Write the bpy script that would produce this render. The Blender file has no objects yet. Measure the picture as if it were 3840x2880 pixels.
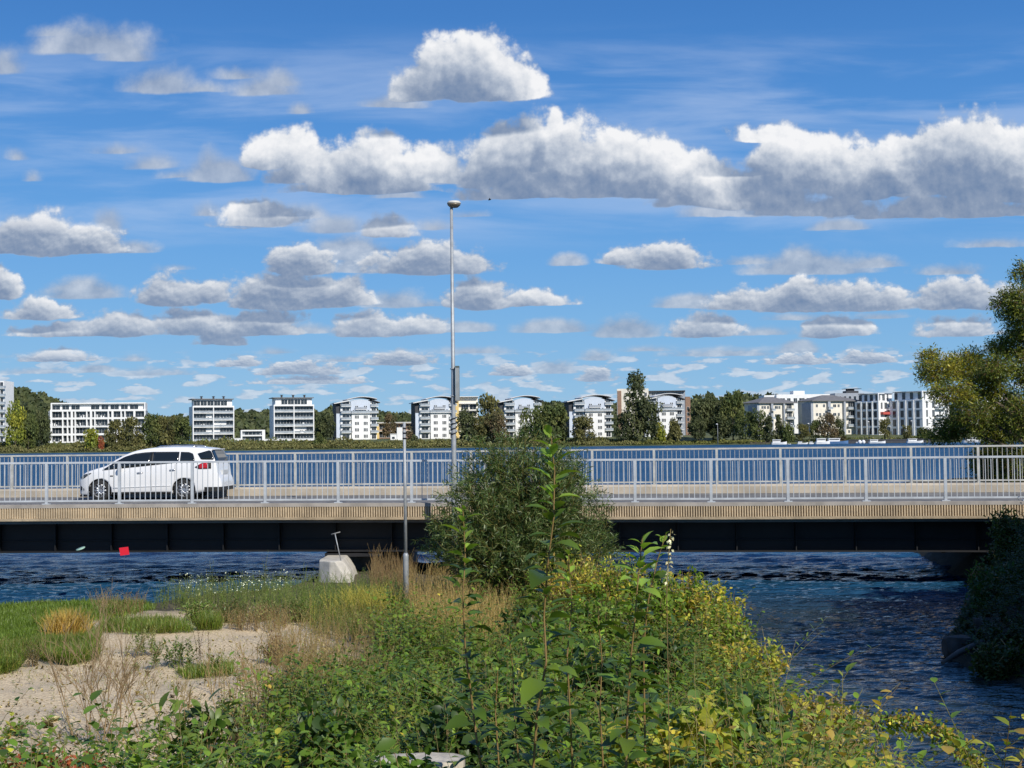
import bpy, bmesh, math, random
import numpy as np
from mathutils import Vector, Matrix

# ------------------------------------------------------------------ camera, sky, sun, exposure
scene = bpy.context.scene
COL = scene.collection
F = 5200.0                      # focal length in pixels of the 3840 px wide photograph
EYE = 3.8                       # eye height over the water
PITCH = math.atan((1645 - 1440) / F)
ROLL = math.radians(0.67)
_f = Vector((0, math.cos(PITCH), math.sin(PITCH)))
_r0 = Vector((1, 0, 0)); _u0 = Vector((0, -math.sin(PITCH), math.cos(PITCH)))
_r = _r0 * math.cos(ROLL) - _u0 * math.sin(ROLL)
_u = _r0 * math.sin(ROLL) + _u0 * math.cos(ROLL)
cam_data = bpy.data.cameras.new('camera')
cam = bpy.data.objects.new('camera', cam_data); COL.objects.link(cam)
cam.matrix_world = Matrix(((_r.x, _u.x, -_f.x, 0), (_r.y, _u.y, -_f.y, 0), (_r.z, _u.z, -_f.z, EYE), (0, 0, 0, 1)))
cam_data.sensor_width = 36; cam_data.lens = F / 3840 * 36
cam_data.clip_start = 0.1; cam_data.clip_end = 20000
scene.camera = cam
scene.view_settings.view_transform = 'Standard'; scene.view_settings.look = 'None'
scene.view_settings.exposure = 0.0; scene.view_settings.gamma = 1.0
scene.cycles.use_denoising = True
scene.cycles.max_bounces = 6; scene.cycles.transparent_max_bounces = 8
scene.cycles.diffuse_bounces = 3; scene.cycles.glossy_bounces = 3
scene.cycles.use_fast_gi = False
scene.cycles.sample_clamp_indirect = 6.0
scene.cycles.caustics_reflective = False; scene.cycles.caustics_refractive = False

def ray(px, py):                # photograph pixel -> direction with y = 1
    d = _r * ((px - 1920) / F) - _u * ((py - 1440) / F) + _f
    return d / d.y
def at(px, py, Y):              # the point at distance Y seen at a pixel
    d = ray(px, py)
    return Vector((d.x * Y, Y, EYE + d.z * Y))

SUN_AZ, SUN_EL = math.radians(148), math.radians(36)      # azimuth clockwise from +Y
sun_dir = Vector((math.sin(SUN_AZ) * math.cos(SUN_EL), math.cos(SUN_AZ) * math.cos(SUN_EL), math.sin(SUN_EL)))
sl = bpy.data.lights.new('sun', 'SUN'); sl.energy = 4.6; sl.angle = math.radians(0.53); sl.color = (1.0, 0.945, 0.86)
sun = bpy.data.objects.new('sun', sl); COL.objects.link(sun)
sun.rotation_euler = sun_dir.to_track_quat('Z', 'Y').to_euler()

world = bpy.data.worlds.new('World'); scene.world = world; world.use_nodes = True
world.cycles.sampling_method = 'MANUAL'; world.cycles.sample_map_resolution = 512

class NT:                       # small helper for node trees
    def __init__(s, nt): s.nt = nt; s.N = nt.nodes; s.L = nt.links
    def new(s, t, **k):
        n = s.N.new(t)
        for a, b in k.items(): setattr(n, a, b)
        return n
    def link(s, a, b): s.L.new(a, b)
    def put(s, sock, v):
        if isinstance(v, bpy.types.NodeSocket): s.L.new(v, sock)
        elif v is not None: sock.default_value = v
    def m(s, op, a, b=None, c=None, clamp=False):
        n = s.N.new('ShaderNodeMath'); n.operation = op; n.use_clamp = clamp
        for i, v in enumerate((a, b, c)): s.put(n.inputs[i], v)
        return n.outputs[0]
    def v(s, op, a, b=None, c=None, out=0):
        n = s.N.new('ShaderNodeVectorMath'); n.operation = op
        for i, x in enumerate((a, b, c)):
            if x is not None: s.put(n.inputs[i], x)
        if op in ('LENGTH', 'DOT_PRODUCT', 'DISTANCE'): return n.outputs['Value']
        return n.outputs[0]
    def noise(s, vec, scale, detail=4, rough=0.5, dim='3D', dist=0.0, col=False):
        n = s.N.new('ShaderNodeTexNoise'); n.noise_dimensions = dim
        if vec is not None: s.put(n.inputs['Vector'], vec)
        n.inputs['Scale'].default_value = scale; n.inputs['Detail'].default_value = detail
        n.inputs['Roughness'].default_value = rough; n.inputs['Distortion'].default_value = dist
        return n.outputs['Color'] if col else n.outputs['Fac']
    def range(s, x, a, b, c=0.0, d=1.0, smooth=True):
        n = s.N.new('ShaderNodeMapRange'); n.interpolation_type = 'SMOOTHSTEP' if smooth else 'LINEAR'
        s.put(n.inputs['Value'], x)
        for k, v in zip(('From Min', 'From Max', 'To Min', 'To Max'), (a, b, c, d)): n.inputs[k].default_value = v
        return n.outputs['Result']
    def mix(s, f, a, b, mode='MIX'):
        n = s.N.new('ShaderNodeMix'); n.data_type = 'RGBA'; n.blend_type = mode
        s.put(n.inputs[0], f); s.put(n.inputs[6], a); s.put(n.inputs[7], b)
        return n.outputs[2]
    def comb(s, x, y, z=0.0):
        n = s.N.new('ShaderNodeCombineXYZ')
        for i, q in enumerate((x, y, z)): s.put(n.inputs[i], q)
        return n.outputs[0]
    def sep(s, v):
        n = s.N.new('ShaderNodeSeparateXYZ'); s.put(n.inputs[0], v); return n.outputs

def C4(r, g, b): return (r, g, b, 1.0)

# cumulus fields of the day: centre x, base y, half width, height, strength (in thirds of a milliradian on the sky)
CLOUDS = [
 (1010,222,165,150,1.3),(1090,218,100,105,1.1),(925,224,95,80,.9),(850,234,70,26,.5),(980,215,120,135,1.0),
 (1085,400,95,138,1.2),(1150,410,90,150,1.1),(1192,300,26,66,1.0),(1225,410,120,150,1.3),(1320,410,160,130,1.3),(1410,400,90,110,1.1),
 (1440,430,210,95,1.15),(1600,450,230,80,1.0),(1080,405,110,70,.9),(1250,430,270,60,1.0),(1000,400,70,40,.6),
 (1650,310,80,45,.75),(1690,370,90,90,.85),(1760,410,170,110,1.1),(1900,430,200,130,1.15),(1950,350,95,50,1.1),
 (2110,425,190,175,1.3),(2200,440,150,150,1.2),(1750,465,170,50,.8),(2050,470,260,55,.95),(1580,470,120,40,.7),(1810,500,70,24,.6),
 (610,365,100,85,1.1),(700,400,120,80,1.1),(790,400,120,115,1.05),(930,400,110,85,1.1),(790,420,190,45,.9),(860,430,60,25,.5),
 (475,395,85,55,.7),(450,372,30,45,.45),
 (200,120,140,65,.55),(275,135,65,38,.5),(120,80,50,20,.35),(350,205,80,55,.52),(430,200,60,22,.35),(575,210,75,45,.5),(610,190,40,40,.42),
 (520,170,55,25,.38),(5,165,55,55,.45),(650,248,28,22,.4),(255,332,60,20,.34),(330,365,60,28,.36),(390,385,45,15,.3),(35,345,24,24,.3),(65,390,20,20,.3),
 (60,552,150,90,1.05),(180,550,120,65,.9),(270,548,75,26,.6),(235,510,36,60,.5),
 (560,492,110,52,.75),(455,468,45,26,.42),(640,475,60,30,.45),(720,505,75,36,.55),(835,515,75,52,.75),(1010,470,45,12,.3),(940,498,40,20,.35),
 (750,565,90,55,.65),(650,595,100,70,1.05),(930,597,160,75,1.0),(1010,590,80,45,.75),(790,590,90,45,.7),
 (5,648,42,78,1.05),(180,648,95,45,.65),(90,690,100,46,.95),(375,585,40,12,.3),
 (370,662,100,72,.95),(430,655,80,55,.9),(605,670,135,85,1.2),(725,665,90,68,1.1),(850,665,70,34,.5),
 (190,727,175,36,1.0),(265,727,95,62,1.05),(440,727,110,62,1.05),(560,727,130,55,1.05),(480,748,65,26,.75),(650,722,90,18,.4),
 (1035,668,85,68,1.2),(1150,663,105,36,.75),(920,662,60,16,.35),
 (800,727,110,50,.9),(900,722,90,42,.8),(1000,718,75,22,.7),
 (1440,584,110,62,.95),(1345,572,65,40,.85),(1225,576,42,24,.6),(1750,595,150,48,.65),(1880,580,75,24,.5),(2055,595,80,22,.42),(1630,572,90,18,.35),(2150,535,80,18,.38),(1730,575,60,40,.5),
 (1500,668,100,30,.65),(1600,670,100,48,.85),(1760,674,150,72,1.15),(1880,672,120,60,1.0),(2070,668,130,62,1.05),(2140,668,90,55,.95),(1900,688,60,12,.4),
 (1195,720,95,28,.6),(1350,730,90,42,.7),(1520,730,90,55,1.0),(1640,726,90,18,.38),(1810,730,100,46,.95),(2080,727,110,42,.75),(1720,692,90,14,.35),
 (120,782,100,28,.85),(210,806,45,18,.7),(290,781,32,14,.4),(90,808,100,12,.42),(330,812,100,16,.42),(515,793,65,22,.75),(650,810,110,32,.9),(680,830,135,18,.8),
 (865,790,88,34,1.05),(740,783,80,12,.38),(600,765,40,14,.38),(1105,812,55,25,.8),(1195,808,60,28,.65),(1290,825,50,32,.75),(1290,780,40,22,.5),
 (1730,788,90,24,.95),(1725,765,50,30,.7),(1870,785,80,30,.9),(1565,770,140,16,.45),(2010,775,60,12,.35),(1400,760,60,12,.35),(1020,765,90,14,.4),
]
def cloud_sky():
    t = NT(world.node_tree); t.N.clear()
    out = t.new('ShaderNodeOutputWorld')
    sky = t.new('ShaderNodeTexSky', sky_type='NISHITA'); sky.sun_disc = False
    sky.sun_elevation = SUN_EL; sky.sun_rotation = SUN_AZ
    sky.air_density = 1.0; sky.dust_density = 0.15; sky.ozone_density = 2.4; sky.altitude = 100
    d = t.v('NORMALIZE', t.new('ShaderNodeTexCoord').outputs['Generated'])
    x, y, z = t.sep(d)
    # clear northern air: the blue of this day by elevation, over the physical sky
    rp = t.new('ShaderNodeValToRGB'); rp.color_ramp.interpolation = 'B_SPLINE'; e = rp.color_ramp.elements
    stops = ((0, (.27, .52, .77)), (.045, (.205, .46, .76)), (.12, (.125, .375, .77)), (.21, (.075, .285, .70)), (.30, (.038, .195, .57)), (.6, (.03, .13, .42)), (1, (.025, .10, .34)))
    e[0].position, e[0].color = 0, C4(*stops[0][1]); e[1].position, e[1].color = 1, C4(*stops[-1][1])
    for pos, c in stops[1:-1]: q = e.new(pos); q.color = C4(*c)
    t.put(rp.inputs[0], z)
    blue = t.v('SCALE', rp.outputs[0]); blue.node.inputs['Scale'].default_value = 10.0
    skyc = t.mix(0.88, sky.outputs[0], blue)
    # --- clouds everywhere else (seen only in reflections and as light)
    zz = t.m('ADD', t.m('MAXIMUM', z, 0.0), 0.12)
    plane = t.comb(t.m('DIVIDE', x, zz), t.m('DIVIDE', y, zz))
    n = t.noise(plane, 0.9, 5, 0.55, '2D')
    a = t.range(n, 0.56, 0.70)
    a = t.m('MULTIPLY', a, t.range(z, 0.0, 0.1))
    other = t.mix(a, skyc, C4(4.2, 4.7, 5.6))
    bg0 = t.new('ShaderNodeBackground'); t.put(bg0.inputs[0], other); bg0.inputs[1].default_value = 0.1
    # --- the visible part: tangent coordinates (unit = 1 px of a 2212 px wide view)
    k = F / 3840 * 2212
    ys = t.m('MAXIMUM', y, 0.05)
    U = t.m('MULTIPLY', t.m('DIVIDE', x, ys), k); V = t.m('MULTIPLY', t.m('DIVIDE', z, ys), k)
    P = t.comb(U, V)
    cl = []
    for (cx, cy, rx, ry, w) in CLOUDS:
        q = ray(cx * 3840 / 2212, cy * 3840 / 2212)
        
        g = 1.06 + .75 * max(0, .85 - w)
        cl.append((q.x * k, q.z * k + ry * g / 8, rx * g, ry * g, w))
    bl = bpy.data.node_groups.new('cloud_lobe', 'ShaderNodeTree'); I = bl.interface
    I.new_socket('P', in_out='INPUT', socket_type='NodeSocketVector'); I.new_socket('Size', in_out='INPUT', socket_type='NodeSocketVector')
    I.new_socket('Place', in_out='INPUT', socket_type='NodeSocketVector'); I.new_socket('W', in_out='INPUT', socket_type='NodeSocketFloat')
    I.new_socket('S', in_out='INPUT', socket_type='NodeSocketFloat'); I.new_socket('Out', in_out='OUTPUT', socket_type='NodeSocketFloat')
    g = NT(bl); gi = g.new('NodeGroupInput'); go = g.new('NodeGroupOutput')
    q = g.v('MULTIPLY_ADD', gi.outputs[0], gi.outputs[1], gi.outputs[2])
    ln = g.v('LENGTH', g.v('MAXIMUM', q, g.v('MULTIPLY', q, (-1, -7.0, 0))))
    ev = g.m('SUBTRACT', gi.outputs[3], g.m('MULTIPLY', ln, gi.outputs[3]))
    g.link(g.m('SMOOTH_MAX', gi.outputs[4], ev, 0.18), go.inputs[0])
    def field(p, items, nscale, amp, warp, st=1.0):
        pn = t.v('MULTIPLY', p, (1, st, 0))
        wv = t.noise(pn, nscale * 0.45, 3, 0.55, '2D', col=True)
        wv = t.v('MULTIPLY_ADD', wv, (warp, warp * .6, 0), (-warp / 2, -warp * .3, 0))
        pw = t.v('ADD', p, wv)
        s = None
        for (cx, cy, rx, ry, w) in items:
            n = t.new('ShaderNodeGroup', node_tree=bl)
            t.link(pw, n.inputs[0]); n.inputs[1].default_value = (1 / rx, 1 / ry, 0); n.inputs[2].default_value = (-cx / rx, -cy / ry, 0)
            n.inputs[3].default_value = w; t.put(n.inputs[4], -3.0 if s is None else s); s = n.outputs[0]
        f = lumps(pn, wv, nscale)
        return t.m('MULTIPLY_ADD', t.m('SUBTRACT', f, 0.56), amp, s), f, wv
    def lumps(pn, wv, nscale):
        f = t.noise(pn, nscale, 8, 0.55, '2D')
        vo = t.new('ShaderNodeTexVoronoi', voronoi_dimensions='2D'); t.put(vo.inputs['Vector'], t.v('MULTIPLY_ADD', wv, (.8, .8, 0), pn))
        vo.inputs['Scale'].default_value = nscale * 2.1; vo.inputs['Detail'].default_value = 3; vo.inputs['Roughness'].default_value = .6; vo.normalize = True
        return t.m('MULTIPLY_ADD', vo.outputs['Distance'], -0.38, t.m('ADD', f, 0.17))
    def cirrus(base):
        c = t.v('MULTIPLY', P, (0.0016, 0.011, 0))
        n = t.noise(c, 1.0, 6, 0.55, '2D', dist=0.25)
        m1 = t.m('MULTIPLY', t.range(V, 390, 480), t.range(V, 920, 780))
        a = t.m('MULTIPLY', t.m('MULTIPLY', t.range(n, 0.36, 0.72), m1), 0.42)
        a = t.m('MAXIMUM', a, 0.0)
        return t.mix(a, base, C4(5.0, 6.2, 8.4))
    def band(v0, v1, nscale, amp, warp, dx, dy, off, extra=None, st=1.0, top=1.0):
        items = [c for c in cl if c[1] + c[3] + 75 > v0 and c[1] - c[3] / 7 - 75 < v1]
        thick_, thin_ = [c for c in items if c[4] >= .72], [c for c in items if c[4] < .72]
        s1, f, wv = field(P, thick_, nscale, amp, warp, st)
        s2, _, _ = field(t.v('ADD', P, (dx, dy, 0)), thick_, nscale, amp * .6, warp, st)
        al = t.range(s1, 0.03, 0.30)
        fs = lumps(t.v('ADD', t.v('MULTIPLY', P, (1, st, 0)), (dx * .22, dy * .22 * st, 0)), wv, nscale)
        lit = t.m('SUBTRACT', 1.0, t.range(s2, -0.32, 0.50, smooth=False))
        lit = t.m('MULTIPLY_ADD', lit, 1 - off, off)
        lit = t.m('MULTIPLY', lit, top)
        lit = t.m('MULTIPLY_ADD', t.m('SUBTRACT', f, fs), 0.85, lit)
        low_ = t.range(s1, 0.06, 0.30)
        lit = t.m('MULTIPLY_ADD', t.m('SUBTRACT', 1.0, low_), -0.12, lit, clamp=True)
        # thin grey fractus
        s3, f3, _ = field(t.v('ADD', P, (731, 317, 0)), [(c[0]+731, c[1]+317) + tuple(c[2:]) for c in thin_], nscale, amp * .42, warp * .7, st)
        al3 = t.m('MULTIPLY', t.range(s3, 0.0, 0.34), 0.84)
        lit3 = t.m('MULTIPLY_ADD', t.m('SUBTRACT', f3, 0.45), .7, .36, clamp=True)
        lit = t.m('ADD', t.m('MULTIPLY', lit, al), t.m('MULTIPLY', lit3, t.m('SUBTRACT', 1.0, al)))
        al = t.m('MAXIMUM', al, al3)
        if extra:
            lit = t.m('MULTIPLY_ADD', t.m('MULTIPLY', extra, t.m('SUBTRACT', 1.0, al)), 0.42, lit)
            al = t.m('MAXIMUM', al, extra)
        ramp = t.new('ShaderNodeValToRGB'); cr = ramp.color_ramp
        cr.elements[0].position = 0.0; cr.elements[0].color = C4(.165, .245, .40)
        cr.elements[1].position = 1.0; cr.elements[1].color = C4(.93, .93, .94)
        for pos, c in ((.25, (.27, .34, .47)), (.5, (.46, .52, .62)), (.75, (.72, .75, .80))):
            e = cr.elements.new(pos); e.color = C4(*c)
        t.put(ramp.inputs[0], lit)
        cc = t.v('SCALE', ramp.outputs[0]); cc.node.inputs['Scale'].default_value = 10.0
        # distant cumulus take the colour of the air in front of them
        far = t.m('MULTIPLY', t.range(V, 330, 40), 0.30)
        cc = t.mix(far, cc, C4(3.9, 5.5, 7.6))
        al = t.m('MULTIPLY', al, 0.97)
        col = t.mix(al, cirrus(skyc), cc)
        bg = t.new('ShaderNodeBackground'); t.put(bg.inputs[0], col); bg.inputs[1].default_value = 0.1
        return bg.outputs[0]
    # small humble clouds crowded near the horizon
    low = t.noise(t.v('MULTIPLY', P, (0.013, 0.050, 0)), 1.0, 4, 0.50, '2D')
    lowa = t.m('MULTIPLY', t.range(low, 0.50, 0.62), t.m('MULTIPLY', t.range(V, 235, 150), t.range(V, 25, 55)))
    lowa = t.m('MULTIPLY', lowa, 0.72)
    B1, B2 = 456.5, 192.0
    A = band(B1, 1200, 0.0105, 0.95, 46, 38, 74, .16)
    B = band(B2, B1, 0.014, 0.95, 26, 14, 28, .22, None, 1.35, .86)
    C = band(-50, B2, 0.026, 0.95, 12, 6, 12, .30, lowa, 2.0, .80)
    def mixs(f, a, b):
        m = t.new('ShaderNodeMixShader'); t.put(m.inputs[0], f); t.link(a, m.inputs[1]); t.link(b, m.inputs[2]); return m.outputs[0]
    lowhi = mixs(t.range(V, B2-14, B2+14), C, B)
    vis = mixs(t.range(t.m('MULTIPLY_ADD', U, 0.030, V), B1-6-26, B1-6+26), lowhi, A)
    win = t.m('MULTIPLY', t.m('GREATER_THAN', y, 0.3), t.m('LESS_THAN', t.m('ABSOLUTE', U), 1500))
    win = t.m('MULTIPLY', win, t.m('MULTIPLY', t.m('GREATER_THAN', V, -2), t.m('LESS_THAN', V, 1150)))
    fin = mixs(win, bg0.outputs[0], vis)
    t.link(fin, out.inputs[0])
cloud_sky()

# ------------------------------------------------------------------ helpers
def tag(o, label=None, cat=None, group=None, kind=None):
    if label: o['label'] = label
    if cat: o['category'] = cat
    if group: o['group'] = group
    if kind: o['kind'] = kind
    return o
def empty(name, loc=(0, 0, 0), rz=0.0, label=None, cat=None, group=None):
    o = bpy.data.objects.new(name, None); COL.objects.link(o)
    o.location = loc; o.rotation_euler = (0, 0, rz); o.empty_display_size = 0.3
    return tag(o, label, cat, group)
class MB:                       # collects quads and tubes; build() links them as one mesh object
    def __init__(s): s.V = []; s.Fc = []; s.S = []
    def face(s, idx, sm=False): s.Fc.append(tuple(idx)); s.S.append(sm)
    def box(s, x0, x1, y0, y1, z0, z1):
        b = len(s.V)
        s.V += [(x0,y0,z0),(x1,y0,z0),(x1,y1,z0),(x0,y1,z0),(x0,y0,z1),(x1,y0,z1),(x1,y1,z1),(x0,y1,z1)]
        for f in ((0,3,2,1),(4,5,6,7),(0,1,5,4),(1,2,6,5),(2,3,7,6),(3,0,4,7)): s.face([b+i for i in f])
        return s
    def hexa(s, pts):           # 8 points: bottom 4 ccw, top 4 ccw
        b = len(s.V); s.V += [tuple(p) for p in pts]
        for f in ((0,3,2,1),(4,5,6,7),(0,1,5,4),(1,2,6,5),(2,3,7,6),(3,0,4,7)): s.face([b+i for i in f])
        return s
    def tube(s, pts, rad, n=10, caps=True, sm=True):
        pts = [Vector(p) for p in pts]
        if not isinstance(rad, (list, tuple)): rad = [rad] * len(pts)
        b = len(s.V)
        for i, p in enumerate(pts):
            t = (pts[min(i+1, len(pts)-1)] - pts[max(i-1, 0)]).normalized()
            a = t.cross(Vector((0, 0, 1)) if abs(t.z) < .95 else Vector((1, 0, 0))).normalized(); c = t.cross(a)
            for k in range(n):
                q = p + (a * math.cos(2*math.pi*k/n) + c * math.sin(2*math.pi*k/n)) * rad[i]
                s.V.append(tuple(q))
        for i in range(len(pts) - 1):
            for k in range(n):
                s.face((b+i*n+k, b+i*n+(k+1) % n, b+(i+1)*n+(k+1) % n, b+(i+1)*n+k), sm)
        if caps:
            s.face([b+k for k in range(n)][::-1]); s.face([b+(len(pts)-1)*n+k for k in range(n)])
        return s
    def lathe(s, prof, n=24, c=(0, 0, 0), sm=True, axis='z', cap=True):
        b = len(s.V)
        for (r, h) in prof:
            for k in range(n):
                a = 2*math.pi*k/n; u, v = r*math.cos(a), r*math.sin(a)
                p = (u, v, h) if axis == 'z' else ((u, h, v) if axis == 'y' else (h, u, v))
                s.V.append((p[0]+c[0], p[1]+c[1], p[2]+c[2]))
        m = len(prof)
        for i in range(m-1):
            for k in range(n):
                s.face((b+i*n+k, b+i*n+(k+1) % n, b+(i+1)*n+(k+1) % n, b+(i+1)*n+k), sm)
        if cap:
            s.face([b+k for k in range(n)][::-1]); s.face([b+(m-1)*n+k for k in range(n)])
        return s
    def prism(s, poly, y0, y1, ax='y'):    # polygon in (x, z) extruded along y
        b = len(s.V); n = len(poly)
        for y in (y0, y1):
            for (u, w) in poly: s.V.append((u, y, w) if ax == 'y' else (y, u, w))
        for i in range(n): s.face((b+i, b+(i+1) % n, b+n+(i+1) % n, b+n+i))
        s.face([b+i for i in range(n)][::-1]); s.face([b+n+i for i in range(n)])
        return s
    def sweep(s, secs, sm=False, caps=True):   # list of equally long cross sections
        b = len(s.V); n = len(secs[0])
        for sec in secs: s.V += [tuple(p) for p in sec]
        for i in range(len(secs)-1):
            for k in range(n): s.face((b+i*n+k, b+i*n+(k+1) % n, b+(i+1)*n+(k+1) % n, b+(i+1)*n+k), sm)
        if caps: s.face([b+k for k in range(n)][::-1]); s.face([b+(len(secs)-1)*n+k for k in range(n)])
        return s
    def data(s, name, mat):
        me = bpy.data.meshes.new(name); me.from_pydata(s.V, [], s.Fc)
        me.polygons.foreach_set('use_smooth', s.S)
        bm = bmesh.new(); bm.from_mesh(me); bmesh.ops.recalc_face_normals(bm, faces=bm.faces); bm.to_mesh(me); bm.free()
        if mat: me.materials.append(mat)
        return me
    def build(s, name, mat, parent=None, loc=(0, 0, 0), rz=0.0):
        o = bpy.data.objects.new(name, s.data(name, mat)); COL.objects.link(o)
        o.location = loc; o.rotation_euler = (0, 0, rz)
        if parent: o.parent = parent
        return o
def bevel(o, w=0.01, seg=2, ang=35):
    m = o.modifiers.new('bevel', 'BEVEL'); m.width = w; m.segments = seg; m.limit_method = 'ANGLE'; m.angle_limit = math.radians(ang)
    return o
def put(name, me, parent=None, loc=(0, 0, 0), rz=0.0, sc=None):
    o = bpy.data.objects.new(name, me); COL.objects.link(o); o.location = loc; o.rotation_euler = (0, 0, rz)
    if sc is not None: o.scale = sc
    if parent: o.parent = parent
    return o
def kids(o): return [c for c in bpy.data.objects if c.parent == o]
def copy_tree(o, parent=None):
    c = o.copy(); COL.objects.link(c); c.parent = parent
    for ch in [k for k in o.children]: copy_tree(ch, c)
    return c

def np_mesh(name, V, Q, mat, col=None, smooth=False):      # fast mesh from numpy arrays (quads)
    me = bpy.data.meshes.new(name)
    V = np.asarray(V, np.float32); Q = np.asarray(Q, np.int32)
    me.vertices.add(len(V)); me.vertices.foreach_set('co', V.ravel())
    k = Q.shape[1]
    me.loops.add(Q.size); me.loops.foreach_set('vertex_index', Q.ravel())
    me.polygons.add(len(Q)); me.polygons.foreach_set('loop_start', np.arange(0, Q.size, k, dtype=np.int32))
    me.polygons.foreach_set('loop_total', np.full(len(Q), k, np.int32))
    if smooth: me.polygons.foreach_set('use_smooth', np.ones(len(Q), bool))
    if col is not None:
        a = me.color_attributes.new('tone', 'FLOAT_COLOR', 'POINT')
        c = np.ones((len(V), 4), np.float32); c[:, :3] = col; a.data.foreach_set('color', c.ravel())
    me.update(calc_edges=True); me.validate()
    if mat: me.materials.append(mat)
    return me

# ------------------------------------------------------------------ materials
def mat(name, col, rough=0.6, metal=0.0, spec=None, var=0.0, vscale=3.0, bump=0.0, bscale=40.0, coat=0.0):
    m = bpy.data.materials.new(name); m.use_nodes = True
    t = NT(m.node_tree); b = t.N['Principled BSDF']
    b.inputs['Base Color'].default_value = C4(*col); b.inputs['Roughness'].default_value = rough; b.inputs['Metallic'].default_value = metal
    if spec is not None: b.inputs['Specular IOR Level'].default_value = spec
    if coat: b.inputs['Coat Weight'].default_value = coat; b.inputs['Coat Roughness'].default_value = 0.05
    tc = t.new('ShaderNodeTexCoord').outputs['Object']
    if var:
        n = t.noise(tc, vscale, 5, 0.6)
        f = t.range(n, 0.3, 0.7)
        lo = C4(*[c * (1 - var) for c in col]); hi = C4(*[min(1, c * (1 + var)) for c in col])
        t.put(b.inputs['Base Color'], t.mix(f, lo, hi))
    if bump:
        bp = t.new('ShaderNodeBump'); bp.inputs['Strength'].default_value = bump; bp.inputs['Distance'].default_value = 0.02
        t.put(bp.inputs['Height'], t.noise(tc, bscale, 4, 0.6)); t.link(bp.outputs[0], b.inputs['Normal'])
    return m
def leaf_mat(name, trans=0.35, rough=0.42, tint=(1, 1, 1), back=1.0):
    m = bpy.data.materials.new(name); m.use_nodes = True
    t = NT(m.node_tree); b = t.N['Principled BSDF']; out = t.N['Material Output']
    a = t.new('ShaderNodeVertexColor', layer_name='tone').outputs[0]
    c = t.mix(1.0, a, C4(*tint), 'MULTIPLY')
    t.put(b.inputs['Base Color'], c); b.inputs['Roughness'].default_value = rough; b.inputs['Specular IOR Level'].default_value = 0.35
    tr = t.new('ShaderNodeBsdfTranslucent'); t.put(tr.inputs[0], t.mix(1.0, c, C4(1.25, 1.2, .55), 'MULTIPLY'))
    mx = t.new('ShaderNodeMixShader'); mx.inputs[0].default_value = trans
    t.link(b.outputs[0], mx.inputs[1]); t.link(tr.outputs[0], mx.inputs[2]); t.link(mx.outputs[0], out.inputs[0])
    return m
M = {}
M['leaf'] = leaf_mat('leaf_surface', tint=(1.98, 1.88, 1.22))
M['far_leaf'] = leaf_mat('distant_foliage', 0.25, 0.7, tint=(1.75, 1.65, 1.5))
M['bark'] = mat('bark', (.10, .08, .06), .9, var=.4, vscale=8, bump=.5)
M['far_bark'] = mat('distant_bark', (.09, .075, .055), .9)
M['galv'] = mat('galvanised_steel', (.36, .38, .39), .5, .25, var=.14, vscale=7)
M['rail'] = mat('painted_rail', (.52, .55, .57), .45, .2, var=.12, vscale=2.5)
M['rail_far'] = mat('weathered_rail', (.50, .49, .44), .5, .1, var=.18, vscale=2.5)
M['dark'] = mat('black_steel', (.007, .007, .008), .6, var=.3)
M['concrete_pale'] = mat('pale_concrete', (.55, .52, .45), .85, var=.14, vscale=4, bump=.5, bscale=25)
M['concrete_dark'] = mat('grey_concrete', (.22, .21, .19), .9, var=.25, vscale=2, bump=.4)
# ------------------------------------------------------------------ bridge lines
def rail_y(X): return 35.76 - 0.0869 * X - 0.00293 * X * X
def far_y(X):
    return float(np.interp(X, [-30, -15, -6.5, 0, 5.4, 10.6, 15, 30], [46.9, 45.0, 44.0, 43.0, 42.1, 41.15, 40.3, 37.2]))
def top_z(X): return float(np.interp(X, [-30, -13.4, -7.1, 1.5, 5, 30], [3.38, 3.334, 3.31, 3.262, 3.24, 3.235]))
def along(fn, x0, x1, step):    # points at equal spacing along a bridge line
    xs = np.linspace(x0, x1, 4000); ys = np.array([fn(v) for v in xs])
    s = np.concatenate([[0], np.cumsum(np.hypot(np.diff(xs), np.diff(ys)))])
    t = np.arange(0, s[-1], step); X = np.interp(t, s, xs); Y = np.interp(t, s, ys)
    return X, Y

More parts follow.
